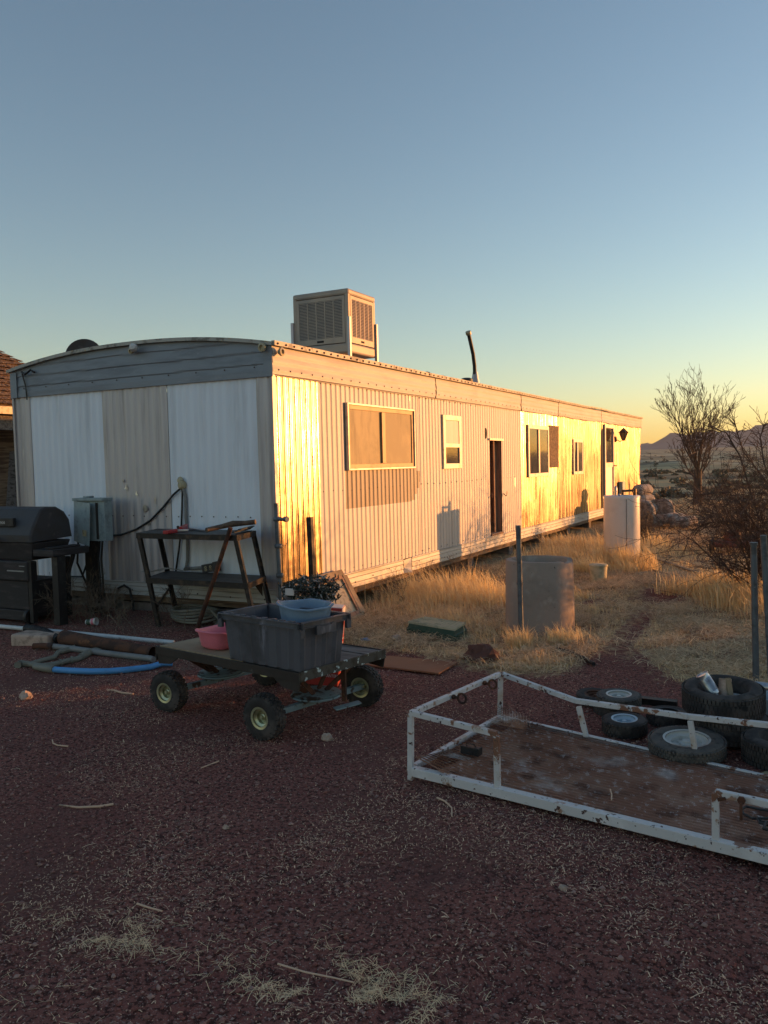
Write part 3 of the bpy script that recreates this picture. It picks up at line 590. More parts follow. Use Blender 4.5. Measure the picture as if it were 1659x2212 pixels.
# coach lantern on its bracket
q = on_x(1328, 949, XW+.02); ln = thing('wall_lantern', (XW+.03, q.y, q.z), 'old coach lantern on the bare siding beside the far storm door', 'lantern')
mb = MB(); mb.lathe([(0, 0), (.075, 0), (.08, .03), (.05, .06), (0, .07)], T((XW+.012, q.y, q.z)) @ rot('Y', 90), 14); mb.tube([(XW+.05, q.y, q.z), (XW+.14, q.y, q.z-.06), (XW+.22, q.y+.05, q.z-.03)], .012, 6); mb.build('bracket', M['brass'], ln)
lx, ly = XW+.23, q.y+.06
mb = MB(); mb.lathe([(.0, .0), (.045, .0), (.05, .02), (.04, .03)], T((lx, ly, q.z-.04)), 6); mb.lathe([(.125, .20), (.13, .215), (.06, .28), (.02, .32), (0, .33)], T((lx, ly, q.z-.04)), 6)
for a in range(6): t = a*math.pi/3; mb.bar((lx+.045*math.cos(t), ly+.045*math.sin(t), q.z-.01), (lx+.11*math.cos(t), ly+.11*math.sin(t), q.z+.165), .012)
mb.build('cage', M['brass'], ln)
mb = MB(); mb.lathe([(.04, .02), (.1, .2)], T((lx, ly, q.z-.04)), 6); mb.build('glass', M['lampglass'], ln)
q = on_x(1342, 1053, XW+.05); mb = MB(); mb.box((XW+.02, q.y-.16, q.z-.17), (XW+.12, q.y+.16, q.z+.15)); mb.tube([(XW+.06, q.y, q.z-.17), (XW+.06, q.y, .3)], .02, 8)
solo(mb, 'utility_box', M['ebox'], 'small grey box on the far siding just behind the water heater', 'utility box', bev=.006)
# fittings on the fascia
def knob(p, r, ax):
    mb = MB(); mb.lathe([(0, 0), (r*.55, 0), (r*.55, .02), (r, .025), (r, .045), (r*.55, .05), (r*.5, .03), (0, .03)], T(p) @ ax, 14); mb.build('lamp_socket', M['ceramic'], home, smooth_=True)
knob((XW-.05, YE-.05, ZR-.035), .042, rot('X', 90)); knob((XW+.055, YE+.04, ZR-.075), .042, rot('Y', 90))
q = on_y(288, 759, YE-.05); knob((q.x, YE-.05, q.z), .03, rot('X', 90))
mb = MB(); mb.lathe([(0, 0), (.03, .01), (.045, .045), (.035, .08), (0, .095)], T((q.x+.05, YE-.07, q.z+.01)) @ rot('X', 70) @ rot('Y', 20), 12); mb.build('light_bulb', M['whiteplastic'], home, smooth_=True)
q = on_y(60, 806, YE-.05); mb = MB(); mb.tube([(q.x-.1, YE-.05, q.z+.02), (q.x, YE-.09, q.z-.02), (q.x+.06, YE-.06, q.z+.03), (q.x+.12, YE-.06, q.z)], .012, 6); mb.tube([(q.x-.1, YE-.045, q.z), (q.x-.05, YE-.045, q.z-.15), (q.x-.04, YE-.045, q.z-.3)], .008, 5); mb.build('loose_cable', M['black'], home)
# ------------------------------------------------------------------ on the roof
x0, x1, y0, y1, z0, z1 = -5.70, -4.92, 8.63, 9.31, 2.955, 3.715
cl = thing('evaporative_cooler', ((x0+x1)/2, (y0+y1)/2, 2.86), 'big beige louvered evaporative cooler standing on the roof', 'cooler')
mb = MB(); mb.box((x0+.03, y0+.03, z0+.02), (x1-.03, y1-.03, z1-.02)); mb.build('inner_box', M['dark'], cl)
for nm, za, zb, g in (('top_pan', z1-.075, z1, 0), ('bottom_pan', z0, z0+.12, 0)):
    mb = MB(); mb.box((x0-.004, y0-.004, za), (x1+.004, y1+.004, zb)); mb.build(nm, M['coolerp'], cl, bev=.022)
for (cx_, cy_) in ((x0, y0), (x1, y0), (x1, y1), (x0, y1)):
    sx = 1 if cx_ == x0 else -1; sy = 1 if cy_ == y0 else -1
    mb = MB(); mb.box((min(cx_, cx_+sx*.05), min(cy_, cy_+sy*.05), z0+.1), (max(cx_, cx_+sx*.05), max(cy_, cy_+sy*.05), z1-.06)); mb.build('corner_post', M['coolerp'], cl, bev=.008)
def louvre(a, b, face):      # panel in the xz plane, pushed out along -y, mapped by face
    mb = MB(); L = b-a; za, zb = z0+.125, z1-.08; fm = face
    def bx(u0, u1, w0, w1, d0, d1): mb.box((u0, d0, w0), (u1, d1, w1), fm)
    bx(0, .035, za, zb, 0, .014); bx(L-.035, L, za, zb, 0, .014); bx(.035, L-.035, za, za+.07, 0, .014); bx(.035, L-.035, zb-.04, zb, 0, .014)
    for c in range(1, 5): u = .035+(L-.07)*c/5; bx(u-.006, u+.006, za+.07, zb-.04, .001, .013)
    n = 25
    for k in range(n):
        w = za+.072+(zb-za-.112)*(k+.5)/n; h = (zb-za-.112)/n
        mb.add([fm @ Vector(p) for p in ((.035, .014, w-h*.36), (L-.035, .014, w-h*.36), (L-.035, .008, w+h*.36), (.035, .008, w+h*.36))], [(0, 1, 2, 3)])
    o = mb.build('louvre_panel', M['coolerp'], cl)
    mb = MB(); mb.box((L*.42, .010, za+.02), (L*.56, .0155, za+.045), fm); mb.build('latch_slot', M['dark'], cl)
louvre(x0+.05, x1-.05, Matrix(((1, 0, 0, x0+.05), (0, -1, 0, y0+.012), (0, 0, 1, 0), (0, 0, 0, 1))))
louvre(y0+.05, y1-.05, Matrix(((0, 1, 0, x1-.012), (1, 0, 0, y0+.05), (0, 0, 1, 0), (0, 0, 0, 1))))
for (lx, ly) in ((x1+.010, y0+.0), (x1+.010, y1-.0), (x0-.010, y0), (x0-.010, y1)):
    mb = MB(); mb.bar((lx, ly-.006, 2.83), (lx, ly-.006, z0+.42), .035, .035); mb.build('leg', M['galvdull'], cl)
mb = MB(); mb.box((x0+.25, y0+.14, 2.86), (x1-.2, y1-.14, z0+.0)); mb.build('duct', M['coolerp'], cl, bev=.01)
# satellite dish behind the roof arc
dc = on_y(183, 772, 10.2); sd = thing('satellite_dish', (dc.x, 10.2, 2.9), 'grey satellite dish half hidden behind the roof edge', 'satellite dish')
ax = Matrix((Vector((.80, .6, 0)), Vector((-.12, .16, .98)), Vector((.59, -.785, .2)))).transposed().to_4x4()
mb = MB(); pr = [(.03*k, .22*(.03*k)**2*3) for k in range(10)]; mb.lathe([(r_*1.15, h_) for r_, h_ in pr]+[(.30, .055), (.0, -.01)], T(dc) @ ax, 30); mb.build('reflector', M['grill'], sd, smooth_=True)
mb = MB(); mb.tube([(dc.x, 10.2, 2.88), (dc.x, 10.22, dc.z-.02)], .02, 8); mb.tube([(dc.x, 10.2, dc.z-.2), tuple(dc+ax.to_3x3() @ Vector((0, -.1, .35)))], .012, 6); mb.build('mast', M['pipe'], sd)
# bent black flue and roof vents
def yroof(px, X=-4.9): return on_x(px, 840, X).y
p0 = on_x(1027, 838, -4.9); y_ = p0.y
pts = [on_x(a, b, -4.9) for a, b in ((1027, 842), (1026, 815), (1025, 790), (1022, 765), (1017, 742), (1012, 720))]
vp = thing('flue_pipe', (-4.9, y_, 2.8), 'tall bent black flue pipe rising from the roof', 'pipe')
mb = MB(); mb.tube(pts, .031, 12); mb.build('pipe', M['black'], vp, smooth_=True)
mb = MB(); d_ = (pts[-1]-pts[-2]).normalized(); mb.tube([pts[-1]-d_*.02, pts[-1]+d_*.03], .045, 12); mb.build('cap', M['ceramic'], vp, smooth_=True)
mb = MB(); mb.lathe([(.075, -.02), (.07, .10), (.043, .24), (.043, .26)], T((-4.9, y_, 2.81)), 14); mb.build('flashing', M['galvdull'], vp, smooth_=True)
for (px, py, r_, h_, X_, lb) in ((1008, 836, .10, .14, -4.95, 'stubby dark roof vent just left of the tall bent flue'), (1187, 874, .11, .08, -4.9, 'low dark roof vent above the boarded window'), (1034, 836, 0, 0, 0, '')):
    if not r_: continue
    q = on_x(px, py, X_); mb = MB(); mb.lathe([(r_*.8, -.06), (r_*.8, h_*.5), (r_, h_*.5), (r_, h_), (r_*.6, h_*1.15), (0, h_*1.15)], T((X_, q.y, 2.80)), 14); solo(mb, 'roof_vent', M['black'], lb, 'vent', 'roof vents', smooth_=True)

# ------------------------------------------------------------------ house at the left edge
hs = thing('shingled_house', (-15, 10, 0), 'neighbouring house with brown shingle roof at the left edge', 'house')
ex0, ex1, ey0, ey1, ez, ap = -17.6, -12.4, 7.7, 12.4, 2.80, (-15, 10, 4.72)
mb = MB(); cs = [(ex0, ey0, ez), (ex1, ey0, ez), (ex1, ey1, ez), (ex0, ey1, ez)]
for a in range(4):
    p, q = Vector(cs[a]), Vector(cs[(a+1) % 4]); A_ = Vector(ap)
    N = 22
    for k in range(N):
        t0, t1 = k/N, (k+1)/N; a0, b0 = p.lerp(A_, t0), q.lerp(A_, t0); a1, b1 = p.lerp(A_, t1), q.lerp(A_, t1); m_ = 26
        for j in range(m_):
            u0, u1 = j/m_, (j+1)/m_; up = .012+.022*random.random(); v = [a0.lerp(b0, u0)+Vector((0, 0, up)), a0.lerp(b0, u1)+Vector((0, 0, up)), a1.lerp(b1, u1), a1.lerp(b1, u0)]
            mb.add(v, [(0, 1, 2, 3)])
mb.add(cs, [(3, 2, 1, 0)]); mb.add([tuple(Vector(c)-Vector((0, 0, .03))) for c in cs]+[(ap[0], ap[1], ap[2]-.03)], [(0, 1, 4), (1, 2, 4), (2, 3, 4), (3, 0, 4)]); rf = mb.build('roof', M['shingle'], hs)
mb = MB(); mb.box((ex1-.02, ey0, ez-.16), (ex1+.02, ey1, ez-.03)); mb.box((ex0, ey0-.02, ez-.16), (ex1-.03, ey0+.02, ez-.03)); mb.build('fascia_board', M['ceramic'], rf)
mb = MB(); mb.box((ex1-.35, ey0+.3, ez-.42), (ex1-.22, ey1-.3, ez-.17)); mb.build('beam', M['oldwood'], hs)
mb = MB(); mb.box((ex0+.5, ey0+.5, -.2), (ex1-1.2, ey1-.5, ez-.02)); mb.build('wall', M['beam'], hs)
for yy in (9.3, 11.6): mb = MB(); mb.bar((ex1-.30, yy, -.2), (ex1-.30, yy, ez-.4), .14); mb.build('porch_post', M['oldwood'], hs)
a_, b_ = on_x(8, 1092, -12.9), on_x(30, 975, -13.2)
mb = MB(); mb.bar((a_.x, a_.y, .02), b_, .14, .04); mb.bar((a_.x+.06, a_.y+.12, .02), b_+Vector((0, .1, .3)), .06, .05); solo(mb, 'leaning_board', M['oldwood'], 'pale grey board leaning against the dark house wall', 'board')

# ------------------------------------------------------------------ grill
gy = 5.62; gr = thing('gas_grill', (-7.3, 5.9, .1), 'faded black gas grill with side shelf at the left edge', 'grill')
def gx(px, py, yy): return on_y(px, py, yy)
XR = gx(66, 1172, gy).x; XLg = XR-1.0
zb = gx(60, 1172, gy).z; zt = gx(60, 1094, gy+.26).z
ly = lambda y: gy+y
prof = [(0, 0), (0, .07), (.04, .16), (.14, zt-zb-.02), (.22, zt-zb), (.34, zt-zb-.005), (.44, zt-zb-.06), (.50, .20), (.53, .02)]
pts = [(ly(a), zb+b) for a, b in prof]; mb = MB(); n = len(pts)
secs = [(XLg, .93), (XLg+.02, 1), (XR-.02, 1), (XR, .96)]
vs = [(x, ly(.27)+(a-ly(.27))*s_, zb+(b-zb)*s_) for x, s_ in secs for a, b in pts]
fs = [(i*n+j, i*n+j+1, (i+1)*n+j+1, (i+1)*n+j) for i in range(3) for j in range(n-1)]+[tuple(range(n-1, -1, -1)), tuple(3*n+j for j in range(n))]
mb.add(vs, fs); lid = mb.build('lid', M['grill'], gr, bev=.012)
mb = MB(); bx0 = gx(2, 1130, gy).x; mb.box((XR-.66, ly(.012), zb+.155), (XR-.26, ly(.05), zb+.24), None); bd = mb.build('name_badge', M['black'], lid, bev=.004)
text('badge_lettering', 'Thermos', .052, M['whiteplastic'], bd, T((XR-.47, ly(.009), zb+.197)) @ rot('X', 90))
mb = MB(); mb.bar((XLg+.1, ly(-.05), zb+.03), (XR-.45, ly(-.05), zb+.03), .035); mb.build('lid_handle', M['beam'], lid, bev=.005)
mb = MB(); zf = gx(60, 1212, gy).z
mb.add([(XLg+.02, ly(.02), zb-.008), (XR-.0, ly(.02), zb-.008), (XR-.0, ly(.5), zb-.008), (XLg+.02, ly(.5), zb-.008), (XLg+.06, ly(.05), zf), (XR-.05, ly(.05), zf), (XR-.05, ly(.45), zf), (XLg+.06, ly(.45), zf)], [(3, 2, 1, 0), (4, 5, 6, 7), (0, 1, 5, 4), (1, 2, 6, 5), (2, 3, 7, 6), (3, 0, 4, 7)]); mb.build('firebox', M['grillb'], gr, bev=.01)
zk = zf-.005; mb = MB(); mb.box((XLg, ly(-.02), zk-.20), (XR-.04, ly(.10), zk)); cp = mb.build('control_panel', M['grillb'], gr, bev=.015)
text('panel_lettering', 'INFRA-RED GRILL', .03, M['cordw'], cp, T((XR-.24, ly(-.023), zk-.10)) @ rot('X', 90)) if False else None
mb = MB(); mb.box((XR-.34, ly(-.023), zk-.105), (XR-.09, ly(-.0205), zk-.092)); mb.box((XR-.16, ly(-.023), zk-.05), (XR-.08, ly(-.0205), zk-.043)); mb.build('worn_lettering_strip', M['cordw'], cp)
mb = MB(); mb.box((XLg+.02, ly(0.01), .24), (XR-.08, ly(.05), zk-.205)); mb.box((XLg+.02, ly(.05), .15), (XR-.09, ly(.45), zk-.21)); mb.box((XLg+.02, ly(-.005), .13), (XR-.08, ly(.04), .235)); mb.build('cabinet', M['grillb'], gr, bev=.008)
mb = MB(); mb.bar((XR-.03, ly(.02), .12), (XR-.03, ly(.02), zf), .05); mb.build('leg', M['black'], gr)
mb = MB(); mb.bar((XR-.03, ly(.46), .12), (XR-.03, ly(.46), zf), .05); mb.build('leg', M['black'], gr)
mb = MB(); mb.lathe([(.0, -.02), (.08, -.02), (.085, 0), (.08, .02), (0, .02)], T((XR-.1, ly(.04), .17)) @ rot('Y', 90), 18); mb.build('wheel', M['black'], gr, smooth_=True)
# side shelf with its own pedestal
s0 = gx(96, 1190, gy+.05); s1 = gx(188, 1190, gy+.45); zs = gx(120, 1188, gy+.05).z
mb = MB(); mb.box((XR+.0, gy+.02, zs-.07), (s1.x, gy+.48, zs)); mb.box((XR+.12, gy+.06, zs+.002), (s1.x-.05, gy+.42, zs+.02)); mb.build('side_shelf', M['grillb'], gr, bev=.012)
q = gx(122, 1200, gy+.1); mb = MB(); mb.bar((q.x, gy+.12, .1), (q.x, gy+.12, zs-.07), .10, .08); mb.build('shelf_leg', M['black'], gr)
mb = MB()
for a, b in (((XR-.02, .42), (q.x-.02, zs-.16)), ((XR+.0, .30), (s1.x-.15, zs-.10)), ((XR+.1, .28), (s1.x-.05, zs-.08)), ((s1.x-.02, zs-.07), (s1.x-.32, .14))): mb.tube([(a[0], gy+.3, a[1]), (b[0], gy+.3, b[1])], .016, 6)
mb.build('brace', M['black'], gr)
# electrical panel on its post
ye = 6.42; e = [gx(a, b, ye-.12) for a, b in ((160, 1076), (222.6, 1076), (226.6, 1169.6), (155.3, 1170.6))]
ex0_, ex1_ = (e[0].x+e[3].x)/2, (e[1].x+e[2].x)/2; ez0, ez1 = e[2].z, e[0].z
ep = thing('electrical_panel', ((ex0_+ex1_)/2, ye, .1), 'grey-green electrical panel with its door hanging ajar on a dark post', 'electrical panel')
mb = MB(); mb.box((ex0_+.05, ye-.11, ez0), (ex1_, ye, ez1-.03)); mb.box((ex0_+.02, ye-.14, ez1-.03), (ex1_+.005, ye+.01, ez1)); mb.box((ex0_+.13, ye-.09, ez1), (ex0_+.22, ye-.02, ez1+.02)); mb.build('box', M['ebox'], ep, bev=.004)
mb = MB(); mx = T((ex0_+.03, ye-.125, 0)) @ rot('Z', -9) @ rot('Y', 0); wd = (ex1_-ex0_)*.66
mb.add([mx @ Vector(p) for p in ((0, -.02, ez0-.0), (wd-.02, -.03, ez0-.05), (wd, -.01, ez1-.055), (0, 0, ez1-.03), (0, -.012, ez0), (wd-.02, -.022, ez0-.05), (wd, -.002, ez1-.055), (0, .008, ez1-.03))], [(0, 1, 2, 3), (7, 6, 5, 4), (0, 4, 5, 1), (1, 5, 6, 2), (2, 6, 7, 3), (3, 7, 4, 0)]); mb.build('door', M['ebox'], ep)
mb = MB(); mb.box((ex0_+wd+.035, ye-.118, ez0+.02), (ex0_+wd+.065, ye-.111, ez1-.05)); mb.build('door_gap', M['dark'], ep)
mb = MB(); mb.add([mx @ Vector(p) for p in ((wd*.6, -.034, ez0+.06), (wd*.85, -.037, ez0+.055), (wd*.85, -.034, ez0+.12), (wd*.6, -.031, ez0+.125))], [(0, 1, 2, 3)]); mb.build('door_label', M['ceramic'], ep)
pp = gx(202, 1260, ye-.05); mb = MB(); mb.box((pp.x-.055, ye-.10, -.05), (pp.x+.05, ye, ez0)); mb.build('post', M['steelblk'], ep, bev=.003)
mb = MB()
for dx in (.13, .17): mb.tube([(pp.x+dx-.02, ye-.04, ez0), (pp.x+dx-.05, ye-.04, ez0-.2), (pp.x+dx-.03, ye-.05, .5), (pp.x+dx-.03, ye-.05, .1)], .012, 6)
mb.tube([(pp.x-.2, ye-.05, ez0), (pp.x-.22, ye-.06, ez0-.25), (pp.x-.10, ye-.02, ez0-.55), (pp.x-.05, ye, .3)], .012, 6)
mb.tube([(pp.x-.9, ye+.05, .40), (pp.x-.5, ye+.02, .46), (pp.x-.22, ye, .47), (pp.x-.12, ye-.02, .62), (pp.x-.12, ye-.02, ez0-.1)], .011, 6); mb.build('conduit', M['black'], ep)
bl = on_y(292, 1276, ye-.03); mb = MB(); mb.lathe([(0, 0), (.028, .012), (.035, .04), (.02, .07), (0, .08)], T((pp.x-.42, ye-.1, .62)) @ rot('X', 80), 12); mb.lathe([(0, 0), (.03, .02), (.02, .06), (0, .07)], T((pp.x-.47, ye-.1, .60)) @ rot('Y', -80), 10); mb.build('bulb_fitting', M['whiteplastic'], ep, smooth_=True)
# service cable on the end wall
wh = thing('service_cable', on_y(393, 1048, YE-.03), 'black cable drooping from a round fitting on the white end wall to the electrical panel', 'cable')
q = on_y(393, 1048, YE-.03); mb = MB(); mb.lathe([(0, 0), (.05, 0), (.045, .03), (.025, .05), (0, .05)], T((q.x, YE-.015, q.z)) @ rot('X', 90), 12); mb.lathe([(.03, 0), (.035, .02), (.0, .03)], T((q.x-.02, YE-.02, q.z+.05)) @ rot('X', 70), 8); mb.build('wall_fitting', M['ceramic'], wh)
def wy(px, py, o=.03): return on_y(px, py, YE-o)
mb = MB(); mb.tube([wy(391, 1054), wy(375, 1068), wy(352, 1096), wy(325, 1124), wy(295, 1143), wy(262, 1155), wy(229, 1158)], .011, 7); mb.build('drooping_cable', M['black'], wh, smooth_=True)
mb = MB(); mb.tube([wy(394, 1054), wy(393, 1100), wy(391, 1150), wy(386, 1190), wy(380, 1232), wy(366, 1270), wy(345, 1300), wy(336, 1318)], .010, 7); mb.build('hanging_cable', M['black'], wh, smooth_=True)
mb = MB(); mb.tube([wy(396, 1054), wy(401, 1075), wy(402, 1120), wy(405, 1160), wy(405, 1210), wy(402, 1226)], .016, 8); mb.build('hanging_conduit', M['pvcg'], wh, smooth_=True)
mb = MB(); mb.tube([wy(252, 1320), wy(250, 1290), wy(256, 1270), wy(268, 1264), wy(280, 1272), wy(286, 1300), wy(290, 1328)], .013, 7); mb.tube([wy(245, 1320), wy(290, 1328), wy(330, 1335), wy(380, 1338)], .012, 6)
solo(mb, 'cable_loop', M['black'], 'black cable loop standing up against the block foundation', 'cable')

# ------------------------------------------------------------------ two-tier steel bench
yF, yB = 6.0, 6.48; tb = thing('metal_workbench', (-5.2, 6.2, .1), 'leaning two-tier black steel bench against the end wall', 'workbench')
FLx, FRx, BLx, BRx = on_y(299, 1154, yF).x, on_y(508, 1155, yF).x, on_y(344, 1140, yB).x, on_y(548, 1138, yB).x
zt_ = on_y(400, 1154, yF).z; zl = on_y(400, 1253, yF).z; lean = .21/.9
def lx(x, z): return x+(zt_-z)*lean
for (x, y) in ((FLx, yF), (BLx, yB), (FRx, yF), (BRx, yB)):
    mb = MB(); a = (lx(x, .08), y, .06); b = (x, y, zt_-.03); mb.bar(a, b, .045, .008, up=(0, 1, 0)); mb.bar((a[0], y+.022*(1 if y == yF else -1), a[2]), (b[0], y+.022*(1 if y == yF else -1), b[2]), .008, .045, up=(0, 1, 0)); mb.build('leg', M['steelblk'], tb)
for z, nm in ((zt_, 'top_shelf'), (zl, 'lower_shelf')):
    x0, x1, x2, x3 = lx(FLx, z), lx(FRx, z), lx(BRx, z), lx(BLx, z); mb = MB()
    for a, b in (((x0-.025, yF-.004), (x1+.025, yF-.004)), ((x1+.022, yF), (x2+.022, yB)), ((x2+.02, yB+.002), (x3-.02, yB+.002)), ((x3-.022, yB), (x0-.022, yF))): mb.bar((a[0], a[1], z-.024), (b[0], b[1], z-.024), .008, .052)
    mb.add([(x0-.02, yF, z), (x1+.02, yF, z), (x2+.02, yB, z), (x3-.02, yB, z), (x0-.02, yF, z-.006), (x1+.02, yF, z-.006), (x2+.02, yB, z-.006), (x3-.02, yB, z-.006)], [(0, 1, 2, 3), (7, 6, 5, 4), (0, 4, 5, 1), (1, 5, 6, 2), (2, 6, 7, 3), (3, 7, 4, 0)], 1)
    mb.build(nm, [M['steelblk'], M['steeltop']], tb)
mb = MB(); q = lx(BRx, zl); mb.prism([(0, 0), (-.12, 0), (0, -.14)], .008, T((q, yB-.03, zl-.05)) @ rot('X', 90)); mb.build('gusset', M['steelblk'], tb)
def tz(px, py, z): return on_z(px, py, z)
# red tool on the top
a = tz(356, 1150, zt_+.02); b = tz(382, 1146, zt_+.02); c = tz(400, 1140, zt_+.02)
tl = thing('red_tool', a, 'small red hand tool lying on the top shelf of the steel bench', 'tool')
mb = MB(); mb.bar(a, b, .05, .035); mb.bar(b+Vector((.02, .03, .01)), c+Vector((.0, .02, .012)), .035, .05); mb.build('body', M['red'], tl, bev=.008)
mb = MB(); mb.bar(b-Vector((.0, .02, 0)), b+Vector((.12, .03, .005)), .03, .02); mb.build('blade', M['duct'], tl, bev=.003)
mb = MB(); mb.lathe([(.012, 0), (.014, .03), (0, .035)], T(b+Vector((-.01, .03, .01))), 10); mb.build('knob', M['black'], tl)
# log handle, bars and tongs
pts = [tz(446, 1145, zt_+.045), on_y(480, 1137, 6.15), on_y(503, 1131.5, 6.2), on_y(530, 1130, 6.27), on_y(552, 1127.5, 6.3)]
mb = MB(); mb.tube(pts, [.022, .023, .030, .023, .024], 12); solo(mb, 'wooden_handle', M['logwood'], 'thick dark wooden handle lying along the bench top', 'handle', smooth_=True)
mb = MB(); a = tz(405, 1139.5, zt_+.015); b = tz(452, 1146, zt_+.02); mb.bar(a, b, .02, .006); mb.bar(a+Vector((.02, -.05, 0)), b+Vector((0, -.01, .0)), .02, .006); solo(mb, 'metal_tongs', M['duct'], 'grey metal tongs beside the wooden handle on the bench top', 'tongs')
mb = MB()
for k in range(3): a = Vector((FRx-.10+.035*k, yF+.10, zt_+.018+.012*k)); b = Vector((BRx-.06+.02*k, yB+.02, zt_+.02+.012*k)); mb.bar(a, b, .025, .012)
solo(mb, 'angle_iron', M['steeltop'], 'short angle irons stacked at the right end of the bench top', 'metal bars')
a = G(424, 1366); b = on_y(498, 1140, yF-.035); mb = MB(); mb.tube([a+Vector((0, 0, .01)), a.lerp(b, .5)+Vector((.0, 0, -.008)), b], .021, 12); solo(mb, 'leaning_pole', M['rust'], 'rusty brown pole leaning against the front of the bench', 'pole', smooth_=True)
# outlet box on the lower shelf
q = tz(448, 1238, zl+.003); ob = thing('outlet_box', q, 'grey outlet box with two pale sockets on the lower bench shelf', 'outlet box')
mx = T(q+Vector((0, .05, .0))) @ rot('Z', 12) @ rot('Y', -9)
mb = MB(); mb.box((-.075, -.03, .005), (.075, .04, .09), mx); mb.box((.05, -.035, .0), (.10, .045, .10), mx); mb.build('housing', M['grill'], ob, bev=.004)
for dx in (-.03, .025):
    mb = MB()
    for dz in (.035, .06): mb.lathe([(.006, 0), (.013, 0), (.013, .004), (.006, .004)], mx @ T((dx, -.031, dz)) @ rot('X', 90), 14)
    mb.build('socket', M['ceramic'], ob)
a = tz(398, 1229, zl+.02); b = q+Vector((-.07, .05, .045)); mb = MB(); mb.tube([on_y(402, 1226, YE-.05), tz(399, 1230, zl+.03), a.lerp(b, .3), b], .017, 8); solo(mb, 'grey_conduit', M['pvcg'], 'short grey conduit running along the lower bench shelf', 'conduit', smooth_=True)
mb = MB(); a = tz(396, 1233, zl+.012); 
for k in range(3): mb.tube([a, a+Vector((-.12-.04*k, -.05, .03)), a+Vector((-.28, -.12-.05*k, .0)), a+Vector((-.34-.03*k, -.2, .006))], .0035, 4)
solo(mb, 'stripped_wires', M['cordw'], 'thin pale wire ends lying on the lower bench shelf', 'wires')
# coiled hose below the bench
c = G(400, 1350); mb = MB(); pts = []
for k in range(5*24): t = k/24*2*math.pi; r_ = .23+.012*math.sin(t*1.3); pts.append((c.x+r_*math.cos(t)*1.05, c.y+.14+r_*.75*math.sin(t), c.z+.02+.026*(k/24)+.01*math.sin(t*2.1)))
mb.tube(pts, .013, 7); mb.tube([pts[-1], (c.x+.35, c.y+.1, c.z+.05), (c.x+.42, c.y-.1, c.z+.02)], .013, 7)
solo(mb, 'coiled_hose', M['hose'], 'coil of pale dusty hose on the ground under the steel bench', 'hose', smooth_=True)
# posts at the home's corner
def post(name, a, b, r_, m, lb, n=12, sq=False, extra=None, cat='post', group=None):
    mb = MB(); mb.bar(a, b, r_*2) if sq else mb.tube([a, b], r_, n)
    if extra: extra(mb)
    return solo(mb, name, m, lb, cat, group, smooth_=not sq, bev=.003 if sq else 0)
a = on_x(609, 1330, -4.42); b = on_x(596, 1087, -4.46)
def ex1f(mb):
    for t in (.36, .60, .86):
        p = a.lerp(b, t) if False else a+(b-a)*(1-t+.22)
        mb.lathe([(.030, -.02), (.036, -.012), (.036, .012), (.030, .02)], T(p), 12)
    p = a+(b-a)*.86; mb.tube([p, p+Vector((.10, -.02, 0))], .018, 8); mb.tube([p+Vector((.10, -.02, 0)), p+Vector((.14, -.03, 0))], .026, 8)
    mb.tube([a+(b-a)*.64+Vector((.02, 0, 0)), a+(b-a)*.64+Vector((.08, 0, -.02)), a+(b-a)*.66+Vector((.12, 0, .02))], .003, 4)
post('water_pipe', (a.x, a.y, .0), b, .021, M['pipe'], 'dark standpipe with couplings at the corner of the home', extra=ex1f, cat='pipe')
b = on_x(669, 1117, -4.36); post('fence_post', (b.x+.02, b.y, 0.0), b, .026, M['steelblk'], 'dark square post close to the sunlit left siding', sq=True)
# leaning old window frame
yA, yB2 = on_x(634, 1247, -4.55).y, on_x(741, 1231, -4.55).y
lf = thing('leaning_window_frame', (-4.4, (yA+yB2)/2, 0), 'old peeling wooden window frame leaning against the sunlit siding behind the tote', 'window frame')
tz1 = on_x(741, 1231, -4.56).z
def lp(u, v): return Vector((-4.22-.33*v, yA-.14*(1-v)+(yB2-yA)*u-.02, .02+(tz1-.05)*v))
mb = MB()
for (u0, v0), (u1, v1), w in (((0, 1), (1, 1), .075), ((0, 0), (1, 0), .075), ((0, .06), (0, .94), .075), ((1, .06), (1, .94), .09)): mb.bar(lp(u0, v0), lp(u1, v1), w, .04, up=(1, 0, .6))
mb.build('frame', M['osb' if False else 'ply'], lf, bev=.005)
mb = MB()
for (u0, v0), (u1, v1) in (((.06, .9), (.94, .9)), ((.94, .1), (.94, .9)), ((.06, .1), (.94, .1))): mb.bar(lp(u0, v0)+Vector((-.01, 0, 0)), lp(u1, v1)+Vector((-.01, 0, 0)), .04, .05, up=(1, 0, .6))
mb.build('inner_rail', M['jamb'], lf)
mb = MB(); mb.add([lp(.05, .08), lp(.95, .08), lp(.95, .92), lp(.05, .92)], [(0, 1, 2, 3)]); mb.build('pane', M['ceramic'], lf)
